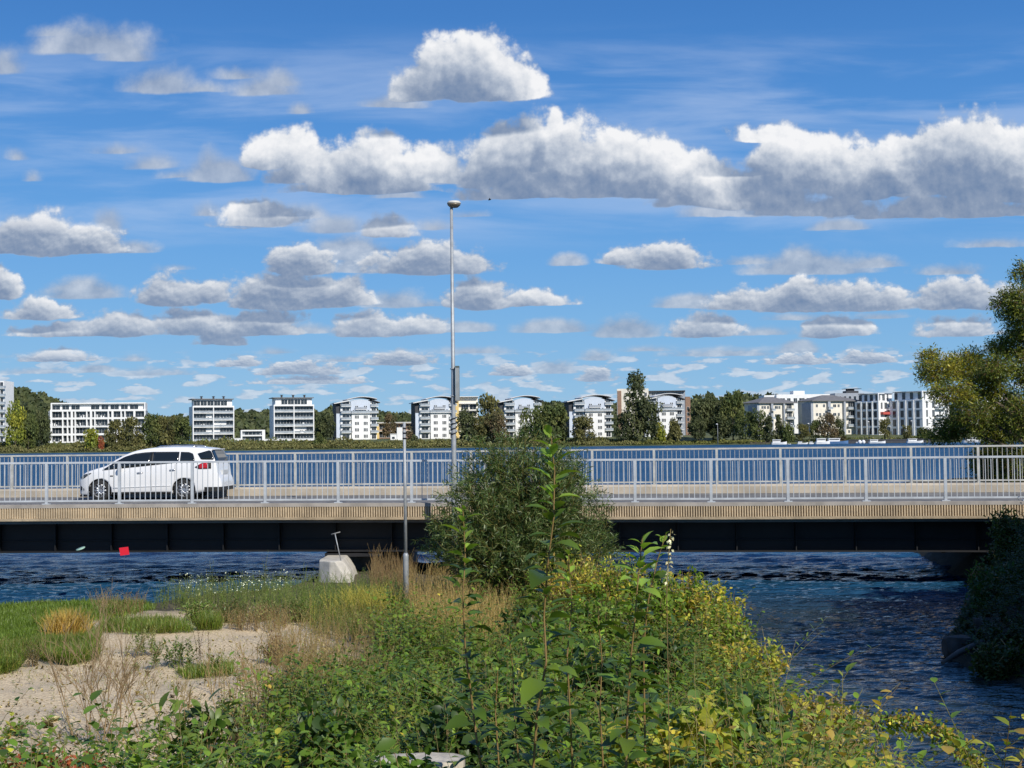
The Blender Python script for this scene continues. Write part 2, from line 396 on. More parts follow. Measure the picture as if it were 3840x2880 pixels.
# ------------------------------------------------------------------ water
def make_water():
    rng = np.random.default_rng(5)
    ny, nx = 2000, 430
    # rows further apart with distance
    v = np.linspace(0, 1, ny)
    Y = 1.0 / (1/7.0 - v * (1/7.0 - 1/900.0))
    s = np.linspace(-1, 1, nx)
    X = (s[None, :] * 0.46) * (Y[:, None] + 3)
    edge = np.clip((np.abs(s) - .97) / .03, 0, 1)
    X = X + (np.sign(s) * edge * 500)[None, :]
    YY = np.repeat(Y[:, None], nx, 1)
    dY = np.gradient(Y)[:, None]; 
    Z = np.zeros_like(X)
    n = 72
    lam = np.exp(rng.uniform(np.log(.17), np.log(4.0), n))
    ang = rng.normal(math.radians(262), .42, n)
    ph = rng.uniform(0, 2*np.pi, n)
    calm = np.clip((YY - 14) / 16, 0.35, 1)       # the channel is sheltered
    for l, a, p in zip(lam, ang, ph):
        k = 2*np.pi/l
        amp = 0.026 * l / math.sqrt(n/12) * (1.0 if l < .7 else np.interp(YY, [20, 35, 60, 110], [.14, .20, .45, 1.0]))
        fade = np.clip((l / (2.6 * np.maximum(dY, X[:, [-2]]*0+1e-3)) - 1), 0, 1)
        arg = k*(X*math.cos(a) + YY*math.sin(a)) + p
        w = np.sin(arg)
        Z += amp * fade * (w + .25*np.cos(2*arg)) * calm
    V = np.stack([X, YY, Z], -1).reshape(-1, 3)
    i = np.arange(ny*nx).reshape(ny, nx)
    Q = np.stack([i[:-1, :-1], i[:-1, 1:], i[1:, 1:], i[1:, :-1]], -1).reshape(-1, 4)
    m = bpy.data.materials.new('lake_water'); m.use_nodes = True
    t = NT(m.node_tree); b = t.N['Principled BSDF']
    b.inputs['Base Color'].default_value = C4(.010, .050, .120); b.inputs['Roughness'].default_value = .06
    b.inputs['IOR'].default_value = 1.333
    geo = t.new('ShaderNodeNewGeometry').outputs['Position']
    sp = t.sep(geo)
    # channel base colour painted darker, standing in for reflections of bridge and trees
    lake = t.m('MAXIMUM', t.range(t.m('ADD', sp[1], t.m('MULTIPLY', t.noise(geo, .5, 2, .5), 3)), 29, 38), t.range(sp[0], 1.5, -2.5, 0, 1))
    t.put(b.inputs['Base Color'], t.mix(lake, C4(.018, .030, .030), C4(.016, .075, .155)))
    near = t.range(sp[1], 14, 32, .30, 1.0)       # the channel is calmer than the lake
    b1 = t.noise(t.v('MULTIPLY', geo, (.9, 1.4, 1)), 4.6, 3, .6)
    b2 = t.noise(t.v('MULTIPLY', geo, (.48, 1.2, 1)), 1.55, 4, .60)
    gust = t.noise(t.v('MULTIPLY', geo, (.010, .030, 1)), 1.0, 3, .6)
    bp = t.new('ShaderNodeBump'); bp.inputs['Distance'].default_value = .07
    t.put(bp.inputs['Strength'], t.m('MULTIPLY', near, .7)); t.put(bp.inputs['Height'], b1)
    bp2 = t.new('ShaderNodeBump'); bp2.inputs['Distance'].default_value = .24
    t.put(bp2.inputs['Strength'], t.m('MULTIPLY', near, t.range(gust, .3, .7, .8, 1.0)))
    t.put(bp2.inputs['Height'], b2); t.link(bp.outputs[0], bp2.inputs['Normal'])
    t.link(bp2.outputs[0], b.inputs['Normal'])
    rg = t.m('MULTIPLY', t.range(sp[1], 22, 140, .03, .50, smooth=False), t.range(gust, .3, .7, .85, 1.12))
    t.put(b.inputs['Roughness'], rg)
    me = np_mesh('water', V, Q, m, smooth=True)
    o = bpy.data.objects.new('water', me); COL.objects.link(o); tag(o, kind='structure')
make_water()

# ------------------------------------------------------------------ near ground
LEFT_SHORE = [(-60, 30.5), (-20, 32.2), (-12.5, 32.6), (-10, 33.0), (-8, 33.8), (-6.5, 34.6), (-5, 38), (-3.5, 41), (-1.5, 41.5), (0, 40.5), (2.2, 37), (3.4, 32), (3.9, 26), (4.3, 20), (4.6, 15), (5.0, 9), (5.6, 3), (6, -12)]
def ground_z(X, Y):
    X = np.asarray(X, float); Y = np.asarray(Y, float)
    base = np.interp(Y, [-20, 0, 2.5, 4.5, 8, 12, 20, 28, 33, 42], [2.3, 2.25, 2.2, 1.95, 1.45, 1.05, .72, .42, .22, .30])
    # height falls to the water over the last metre and a half of bank
    lx = np.interp(Y, [-12, 3, 9, 15, 20, 26, 32, 37, 40.5, 41.5], [4.0, 3.4, 3.3, 3.65, 3.85, 3.6, 3.0, 2.0, 0, -1.5])
    dr = lx - X
    ly = np.interp(X, [-60, -20, -12.5, -10, -8, -6.5, -5, -3.5], [29.0, 30.7, 31.0, 31.5, 32.6, 34.1, 38, 41.5])
    dt = ly - Y
    d = np.minimum(dr, dt)
    k = np.clip(d / 1.6, -1, 1)
    n = .05*np.sin(X*1.3+Y*.7) + .03*np.sin(X*2.9-Y*1.9) + .02*np.sin(X*5.1+Y*4.3)
    z = np.where(k > 0, (base + n) * (1 - (1-k)**2), k * 1.6)
    return z
def grid_mesh(name, xs, ys, fn, mtl, kind='structure'):
    Xg, Yg = np.meshgrid(xs, ys); Z = fn(Xg, Yg)
    V = np.stack([Xg, Yg, Z], -1).reshape(-1, 3); ny, nx = Xg.shape
    i = np.arange(ny*nx).reshape(ny, nx)
    Q = np.stack([i[:-1, :-1], i[:-1, 1:], i[1:, 1:], i[1:, :-1]], -1).reshape(-1, 4)
    o = bpy.data.objects.new(name, np_mesh(name, V, Q, mtl, smooth=True)); COL.objects.link(o); tag(o, kind=kind); return o
def gravel_mat():
    m = bpy.data.materials.new('gravel_and_soil'); m.use_nodes = True
    t = NT(m.node_tree); b = t.N['Principled BSDF']; b.inputs['Roughness'].default_value = .95
    g = t.new('ShaderNodeNewGeometry').outputs['Position']
    vor = t.new('ShaderNodeTexVoronoi'); vor.inputs['Scale'].default_value = 34; t.put(vor.inputs['Vector'], g)
    rampn = t.sep(vor.outputs['Color'])[0]
    c = t.mix(rampn, C4(.43, .335, .205), C4(.74, .60, .39))
    c = t.mix(t.m('MULTIPLY', t.range(t.noise(g, 14, 5, .7), .52, .68), .14), c, C4(.16, .13, .09))
    big = t.noise(g, 1.4, 5, .6)
    c = t.mix(t.m('MULTIPLY', t.range(big, .35, .7), .5), c, C4(.61, .475, .30))
    soil = t.mix(t.noise(g, 9, 3, .6), C4(.06, .05, .03), C4(.14, .11, .07))
    sp = t.sep(g)
    # gravel flat on the left; soil and litter under the plants
    e = t.m('ADD', sp[0], t.m('MULTIPLY', t.noise(g, .8, 4, .6), 3.0))
    f = t.range(e, -1.3, -.4)
    f2 = t.range(t.m('ADD', sp[1], t.m('MULTIPLY', t.noise(g, .7, 4, .6), 3.0)), 9.4, 10.4, 1, 0)
    f3 = t.range(t.m('ADD', sp[1], t.m('MULTIPLY', t.noise(g, 1.1, 4, .6), 4.0)), 29.2, 31.0)
    f = t.m('MAXIMUM', f, t.m('MAXIMUM', f2, f3))
    c = t.mix(f, c, soil)
    t.put(b.inputs['Base Color'], c)
    bp = t.new('ShaderNodeBump'); bp.inputs['Strength'].default_value = .6; bp.inputs['Distance'].default_value = .02
    t.put(bp.inputs['Height'], vor.outputs['Distance']); t.link(bp.outputs[0], b.inputs['Normal'])
    return m
M['gravel'] = gravel_mat()
grid_mesh('ground', np.concatenate([np.linspace(-60, -14, 30)[:-1], np.linspace(-14, 7.5, 170)]), np.concatenate([np.linspace(-15, 2, 12)[:-1], np.linspace(2, 43, 280)]), ground_z, M['gravel'])

# right bank: everything right of the channel
def bank_edge(Y): return np.interp(Y, [-15, 8, 16, 19.5, 21, 23.5, 26, 29, 34, 40, 50, 60, 75, 100], [12, 10.2, 9.0, 8.3, 7.7, 7.3, 8.1, 9.3, 11.3, 12.4, 13.4, 14.5, 19, 40])
def right_z(X, Y):
    d = X - bank_edge(Y)
    k = np.clip(d / 2.4, -1, 1)
    top = np.interp(Y, [-15, 10, 20, 36, 44, 70], [1.6, 1.3, 1.0, 1.2, 1.5, 1.2])
    return np.where(k > 0, top * (1 - (1-k)**2), k * 1.2) + .05*np.sin(X*2+Y*3)
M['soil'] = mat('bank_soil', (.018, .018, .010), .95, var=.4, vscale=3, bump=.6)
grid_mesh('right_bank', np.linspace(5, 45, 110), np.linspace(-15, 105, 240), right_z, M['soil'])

# ------------------------------------------------------------------ far shore terrain
SHORE = 600.0
def far_shore(X): return np.interp(X, [-400, -200, -120, 0, 60, 90, 110, 130, 300], [590, 585, 590, 612, 612, 618, 600, 598, 596])
def far_z(X, Y):
    d = Y - far_shore(X)
    z = np.interp(d, [-60, 0, 4, 20, 40, 80, 300, 3000], [-3, 0, .9, 2.0, 4.0, 4.5, 6, 20])
    # harbour quay on the right is lower
    z = np.where((X > 95) & (d > 0), np.interp(d, [0, 3, 30, 60, 90, 3000], [0, .8, 1.6, 3.4, 4.6, 20]), z)
    return z
def shore_mat():
    m = bpy.data.materials.new('lakeshore_grass'); m.use_nodes = True
    t = NT(m.node_tree); b = t.N['Principled BSDF']; b.inputs['Roughness'].default_value = .95
    g = t.new('ShaderNodeNewGeometry').outputs['Position']
    n = t.noise(t.v('MULTIPLY', g, (1, .4, 1)), .06, 5, .65)
    c = t.mix(t.range(n, .35, .65), C4(.055, .075, .022), C4(.12, .13, .045))
    t.put(b.inputs['Base Color'], c); return m
M['shore'] = shore_mat()
grid_mesh('far_shore', np.linspace(-900, 900, 300), np.concatenate([np.linspace(560, 700, 70)[:-1], np.linspace(700, 4000, 40)]), far_z, M['shore'])
M['hill'] = mat('wooded_hill', (.030, .045, .020), .95, var=.4, vscale=.02)

# ------------------------------------------------------------------ bridge
def make_bridge():
    root = empty('bridge', (0, 36, 2), label='low concrete road bridge with ribbed sand coloured edge and black steel girder over the channel', cat='bridge')
    ox, oy, oz = 0, 36, 2
    M['edge'] = edge = mat('sand_concrete', (.50, .39, .25), .9, var=.24, vscale=1.6, bump=.6, bscale=18)
    t = NT(edge.node_tree); b_ = t.N['Principled BSDF']; tc = t.new('ShaderNodeTexCoord').outputs['Object']
    base_c = b_.inputs['Base Color'].links[0].from_socket
    streak = t.range(t.noise(t.v('MULTIPLY', tc, (2.2, .3, .25)), 1.0, 6, .65), .50, .72)
    c = t.mix(t.m('MULTIPLY', streak, .55), base_c, C4(.17, .13, .09))
    pale = t.range(t.noise(t.v('MULTIPLY', tc, (.16, .1, .1)), 1.0, 3, .5), .42, .62)
    c = t.mix(t.m('MULTIPLY', pale, .35), c, C4(.66, .52, .33)); t.put(b_.inputs['Base Color'], c)
    M['concrete_grey'] = mat('worn_coping', (.34, .31, .27), .9, var=.2, vscale=2)
    asphalt = mat('old_asphalt', (.17, .165, .155), .95, var=.18, vscale=1.2, bump=.3)
    xs = np.arange(-28, 32, .6)
    def loc(X, Y, Z): return (X-ox, Y-oy, Z-oz)
    # deck
    mb = MB(); secs = []
    for X in xs:
        zt = top_z(X); y0 = rail_y(X) + .02; y1 = far_y(X) - .2
        r = zt - 1.32                      # road surface
        secs.append([loc(X, y0, zt-1.62), loc(X, y0, zt-1.13), loc(X, y0+.55, zt-1.12), loc(X, y0+.57, r), loc(X, y1, 2.09), loc(X, y1, zt-1.62)])
    mb.sweep(secs); mb.build('road_deck', asphalt, root)
    # near ribbed edge beam: smooth top band, ribs, bottom lip
    mb = MB(); secs = []
    for X in xs:
        zt = top_z(X); y0 = rail_y(X) - .16
        secs.append([loc(X, y0, zt-1.20), loc(X, y0, zt-1.112), loc(X, y0+.22, zt-1.108), loc(X, y0+.22, zt-1.20)])
    mb.sweep(secs); mb.build('coping', M['concrete_grey'], root)
    mb = MB(); secs = []
    for X in xs:
        zt = top_z(X); y0 = rail_y(X) - .10
        secs.append([loc(X, y0, zt-1.47), loc(X, y0, zt-1.20), loc(X, y0+.115, zt-1.20), loc(X, y0+.115, zt-1.47)])
    mb.sweep(secs)
    secs = []
    for X in xs:
        zt = top_z(X); y0 = rail_y(X) - .165
        secs.append([loc(X, y0+.02, zt-1.535), loc(X, y0, zt-1.47), loc(X, y0+.22, zt-1.47), loc(X, y0+.22, zt-1.56)])
    mb.sweep(secs)
    X, Y = along(rail_y, -27, 30, .064)
    for a, b in zip(X, Y):
        zt = top_z(a) + .004*math.sin(a*9); y = b - .16
        w = .015
        mb.hexa([loc(a-w, y, zt-1.469), loc(a+w, y, zt-1.469), loc(a+w+.008, y+.06, zt-1.469), loc(a-w-.008, y+.06, zt-1.469),
                 loc(a-w, y, zt-1.201), loc(a+w, y, zt-1.201), loc(a+w+.008, y+.06, zt-1.201), loc(a-w-.008, y+.06, zt-1.201)])
    mb.build('ribbed_edge_beam', edge, root)
    # far edge beam carrying the far railing
    mb = MB(); secs = []
    for X in xs:
        y0 = far_y(X) - .22
        secs.append([loc(X, y0, 1.75), loc(X, y0, 2.30), loc(X, y0+.05, 2.35), loc(X, y0+.42, 2.36), loc(X, y0+.42, 1.75)])
    mb.sweep(secs); mb.build('kerb_beam', mat('weathered_kerb', (.46, .40, .31), .9, var=.18, vscale=1.2, bump=.5), root)
    # steel girders with flanges and stiffeners
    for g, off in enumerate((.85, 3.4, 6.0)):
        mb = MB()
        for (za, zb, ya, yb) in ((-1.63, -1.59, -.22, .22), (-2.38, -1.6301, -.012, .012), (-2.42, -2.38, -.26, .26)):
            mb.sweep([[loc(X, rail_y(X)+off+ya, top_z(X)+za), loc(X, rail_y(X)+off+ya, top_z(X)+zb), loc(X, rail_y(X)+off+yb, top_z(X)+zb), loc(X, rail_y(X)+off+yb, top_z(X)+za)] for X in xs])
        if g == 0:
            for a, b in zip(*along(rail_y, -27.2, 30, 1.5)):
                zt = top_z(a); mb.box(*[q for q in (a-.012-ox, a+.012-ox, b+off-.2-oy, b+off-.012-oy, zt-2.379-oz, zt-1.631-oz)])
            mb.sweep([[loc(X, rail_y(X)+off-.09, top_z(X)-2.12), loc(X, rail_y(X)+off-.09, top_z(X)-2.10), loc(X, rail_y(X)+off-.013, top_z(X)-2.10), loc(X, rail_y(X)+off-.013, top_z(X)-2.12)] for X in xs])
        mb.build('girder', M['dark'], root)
    # drain spout hanging under the deck on the right
    p = at(3538, 2075, 36.0)
    mb = MB(); mb.tube([loc(p.x, 36, 1.2), loc(p.x, 36, .72)], .055, 10); mb.build('drain_pipe', M['dark'], root)
    # pier under the deck, in the bridge's own shade
    px = at(1310, 2150, 37.5).x
    mb = MB()
    prof = [(-.75, 37.9), (1.0, 37.9), (1.2, 38.3), (1.2, 43.0), (-.85, 43.0), (-.85, 38.3)]
    secs = []
    for z, s in ((-.9, 1.06), (.5, 1.0), (.74, 1.0)):
        secs.append([loc(px+.25+a*s, b, z) for a, b in prof])
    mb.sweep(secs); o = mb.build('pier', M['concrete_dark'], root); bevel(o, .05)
    mb = MB(); mb.box(px-.55-ox, px+.95-ox, 36.7-oy, 43.0-oy, .742-oz, .835-oz); mb.build('bearing_beam', M['dark'], root)
    # abutments at both ends, out of the picture on the left, in the dark bank on the right
    mb = MB(); mb.box(12.6-ox, 20-ox, 35.6-oy, 42-oy, -1-oz, .80-oz); mb.build('abutment', mat('shade_toned_concrete', (.035, .035, .03), .9, var=.3), root)  # near-black concrete: shade under the bridge end is put into its colour
    return root
bridge = make_bridge()

def make_railing(name, fn, zf, x0, x1, spacing, label, m, bw, base):
    root = empty(name, (0, fn(0), zf(0)), label=label, cat='railing', group='railings along the bridge')
    ox, oy, oz = root.location
    X, Y = along(fn, x0, x1, spacing)
    post_me = None
    mb = MB(); mb.box(-.035, .035, -.035, .035, -1.10, -.045); mb.box(-.10, .10, -.08, .08, -1.108, -1.085)
    post_me = mb.data('post', m)
    mbal = MB()
    for i in range(len(X) - 1):
        a = Vector((X[i], Y[i], zf(X[i]))); b = Vector((X[i+1], Y[i+1], zf(X[i+1])))
        ang = math.atan2(b.y-a.y, b.x-a.x)
        put('post', post_me, root, (a.x-ox, a.y-oy, a.z-oz), ang)
        L = (b-a).length; mb = MB()
        n = 13
        for k in range(n):
            u = (k+1) / (n+1) * L
            mb.box(u-bw, u+bw, -.008, .008, -1.02, -.05)
        mb.box(.04, L-.04, -.014, .014, -1.045, -1.0)
        p = mb.build('baluster_panel', m, root, (a.x-ox, a.y-oy, a.z-oz), ang)
        p.rotation_euler = (0, -math.atan2(b.z-a.z, (b-a).xy.length), ang)
    secs = []
    for a in np.arange(x0, x1, .5):
        y, z = fn(a), zf(a)
        secs.append([(a-ox, y-.035-oy, z-.05-oz), (a-ox, y-.035-oy, z-.008-oz), (a-ox, y-.02-oy, z-oz), (a-ox, y+.02-oy, z-oz), (a-ox, y+.035-oy, z-.008-oz), (a-ox, y+.035-oy, z-.05-oz)])
    mb = MB(); mb.sweep(secs); mb.build('handrail', m, root)
    return root
nx0 = at(182, 1734, 36.3).x
_X, _Y = along(rail_y, -28, 32, 1.92)
# phase the posts with the photograph: one post at pixel x = 182
def phase(fn, px, spacing, start):
    tx = (px - 1920) / F * 36
    for _ in range(20): tx = (px - 1920 - 8) / F * fn(tx)
    xs = np.linspace(start, tx, 4000); ys = np.array([fn(v) for v in xs])
    L = np.hypot(np.diff(xs), np.diff(ys)).sum()
    off = L % spacing
    return start + off * .995
make_railing('bridge_railing', rail_y, top_z, phase(rail_y, 182, 1.92, -28), 31, 1.92,
    'pale grey steel railing on the near edge of the bridge, before the white car', M['rail'], .009, 0)
make_railing('bridge_railing', far_y, lambda x: 3.45, phase(far_y, 260, 1.89, -28), 31, 1.89,
    'cream steel railing on the far edge of the bridge, behind the white car', M['rail_far'], .006, 0)
# ------------------------------------------------------------------ foliage tools
class Fol:                      # leaves and stems gathered as arrays, one mesh at the end
    def __init__(s, seed=0): s.V = []; s.Q = []; s.C = []; s.n = 0; s.rng = np.random.default_rng(seed)
    def leaves(s, P, T, N, L, W, col, fold=.18, bend=.12, vary=.22):
        P = np.asarray(P, float); k = len(P)
        if k == 0: return s
        T = T / (np.linalg.norm(T, axis=1, keepdims=True) + 1e-9)
        S = np.cross(T, N); S /= (np.linalg.norm(S, axis=1, keepdims=True) + 1e-9); N = np.cross(S, T)
        L = np.broadcast_to(L, (k,))[:, None]; W = np.broadcast_to(W, (k,))[:, None]
        b = P; tip = P + T*L - N*L*bend*1.6; m = P + T*L*.48 - N*W*fold*.5
        r = P + T*L*.42 + S*W*.5 + N*W*fold*.5; l = P + T*L*.42 - S*W*.5 + N*W*fold*.5
        V = np.stack([b, r, tip, m, l], 1).reshape(-1, 3)
        i = s.n + np.arange(k)[:, None]*5
        Q = np.concatenate([i + [0, 1, 2, 3], i + [0, 3, 2, 4]], 0)
        c = np.broadcast_to(col, (k, 3)) * np.exp(s.rng.normal(0, vary, (k, 1)))
        s.V.append(V); s.Q.append(Q); s.C.append(np.repeat(np.clip(c, 0, 1), 5, 0)); s.n += k*5
        return s
    def stems(s, A, B, ra, rb, col):
        A = np.asarray(A, float); B = np.asarray(B, float); k = len(A)
        if k == 0: return s
        D = B - A; D /= (np.linalg.norm(D, axis=1, keepdims=True) + 1e-9)
        ref = np.where(np.abs(D[:, 2:]) > .9, np.array([[1., 0, 0]]), np.array([[0., 0, 1.]]))
        U = np.cross(D, ref); U /= (np.linalg.norm(U, axis=1, keepdims=True) + 1e-9); W = np.cross(D, U)
        ra = np.broadcast_to(ra, (k,))[:, None]; rb = np.broadcast_to(rb, (k,))[:, None]
        vs = []
        for (p, r) in ((A, ra), (B, rb)):
            for j in range(3):
                a = 2*np.pi*j/3; vs.append(p + (U*math.cos(a) + W*math.sin(a))*r)
        V = np.stack(vs, 1).reshape(-1, 3); i = s.n + np.arange(k)[:, None]*6
        Q = np.concatenate([i + [0, 1, 4, 3], i + [1, 2, 5, 4], i + [2, 0, 3, 5]], 0)
        s.V.append(V); s.Q.append(Q); s.C.append(np.repeat(np.broadcast_to(col, (k, 3)), 6, 0)); s.n += k*6
        return s
    def mesh(s, name, m):
        return np_mesh(name, np.concatenate(s.V), np.concatenate(s.Q), m, np.concatenate(s.C))
    def build(s, name, m, parent=None, loc=(0, 0, 0)):
        return put(name, s.mesh(name, m), parent, loc)
def unit(rng, k):
    v = rng.normal(0, 1, (k, 3)); return v / np.linalg.norm(v, axis=1, keepdims=True)
def puffs(f, centers, radii, n, size, cols, flat=.8, shell=.55, up=.35, elong=1.3):
    """n leaf clumps spread in the outer part of many ellipsoid puffs"""
    rng = f.rng; centers = np.asarray(centers, float); radii = np.asarray(radii, float)
    w = radii[:, 0]**2; w /= w.sum(); idx = rng.choice(len(centers), n, p=w)
    d = unit(rng, n); r = (shell + (1-shell)*rng.random((n, 1)))
    P = centers[idx] + d*radii[idx]*r
    T = d + unit(rng, n)*.9 + np.array([0, 0, -.25]); N = d + unit(rng, n)*.7 + np.array([0, 0, up])
    sz = size*np.exp(rng.normal(0, .3, n))
    cols = np.asarray(cols); tone = cols[rng.integers(0, len(cols), len(centers))][idx]
    f.leaves(P, T, N, sz*elong, sz, tone, vary=.20)

# ------------------------------------------------------------------ far trees
TREE = {}
def tree_kind(kind, seed, cols, trunk=True):
    """crown of unit height 10 m, to be scaled"""
    f = Fol(seed); rng = f.rng; C = []; R = []
    if kind == 'round':
        for i in range(26):
            a = rng.uniform(0, 2*np.pi); h = rng.uniform(1.6, 8.8); rr = 3.9*math.sqrt(max(.05, 1-((h-4.8)/5.2)**2))*rng.uniform(.45, 1)
            C.append((rr*math.cos(a), rr*math.sin(a), h)); q = rng.uniform(1.0, 1.9); R.append((q, q, q*.8))
        n, sz = 2600, .42
    elif kind == 'tall':
        for i in range(26):
            a = rng.uniform(0, 2*np.pi); h = rng.uniform(.8, 9.0); rr = (2.0 if h < 6 else 2.0*(10-h)/4)*rng.uniform(.3, 1)
            C.append((rr*math.cos(a), rr*math.sin(a), h)); q = rng.uniform(.55, 1.0); R.append((q, q, q*1.5))
        n, sz = 2600, .30
    elif kind == 'bush':
        for i in range(16):
            a = rng.uniform(0, 2*np.pi); h = rng.uniform(1.2, 6.5); rr = 5.0*rng.uniform(.1, 1)*(1 - .55*h/8)
            C.append((rr*math.cos(a), rr*math.sin(a), h)); q = rng.uniform(1.5, 2.6); R.append((q, q, q))
        n, sz = 1600, .7
    elif kind == 'cone':
        for i in range(24):
            a = rng.uniform(0, 2*np.pi); h = rng.uniform(.8, 9.2); rr = 3.0*(1-h/10)*rng.uniform(.4, 1)
            C.append((rr*math.cos(a), rr*math.sin(a), h)); q = rng.uniform(.6, 1.1)*(1.4-h/12); R.append((q, q, q*.8))
        n, sz = 1700, .40
    puffs(f, C, R, n, sz, cols)
    g = MB(); g.tube([(0, 0, -.5), (.1, 0, 2.5), (-.1, .1, 6.0), (0, 0, 8.2)], [.30, .24, .13, .05], 7)
    for i in range(6):
        a = rng.uniform(0, 6.28); h = rng.uniform(2, 5.5)
        g.tube([(0, 0, h), (1.1*math.cos(a), 1.1*math.sin(a), h+1.1), (2.2*math.cos(a), 2.2*math.sin(a), h+1.8)], [.12, .08, .03], 5)
    return f.mesh('crown', M['far_leaf']), g.data('trunk', M['far_bark'])
DG = [(.036, .050, .020), (.050, .064, .025), (.064, .076, .032), (.042, .054, .026)]
GG = [(.050, .070, .022), (.068, .088, .026), (.085, .100, .030)]
OL = [(.085, .085, .030), (.105, .105, .036), (.070, .075, .028)]
YG = [(.14, .165, .022), (.19, .20, .028), (.11, .14, .025)]
BR = [(.095, .075, .045), (.11, .088, .05), (.080, .075, .038)]
RD = [(.22, .06, .03), (.18, .08, .03)]
PAL = dict(DG=DG, GG=GG, OL=OL, YG=YG, BR=BR, RD=RD)
def far_tree(kind, pal, px0, px1, pytop, d, label, cat='tree', group='trees along the far shore'):
    key = (kind, pal, (px0*7) % 2)
    if key not in TREE: TREE[key] = tree_kind(kind, len(TREE)*11+3, PAL[pal])
    cm, tm = TREE[key]
    pc = (px0+px1)/2; Y = float(far_shore(at(pc, 1600, 605).x)) + d
    p = at(pc, pytop, Y); z0 = float(far_z(np.array([p.x]), np.array([Y]))[0])
    W = (px1-px0)/F*Y; H = p.z - z0
    nat = {'round': (8.6, 9.8), 'tall': (4.6, 10.0), 'bush': (10.5, 8.6), 'cone': (5.6, 9.9)}[kind]
    name = {'round': 'broadleaf_tree', 'tall': 'poplar_tree', 'bush': 'shrub', 'cone': 'tree'}[kind]
    r = empty(name, (p.x, Y, z0), random.Random(px0).uniform(0, 6), label, cat, group)
    sx, sz = W/nat[0], H/nat[1]
    put('crown', cm, r, sc=(sx, sx, sz)); put('trunk', tm, r, sc=(min(sx, sz)*.9, min(sx, sz)*.9, sz*.9))
    return r
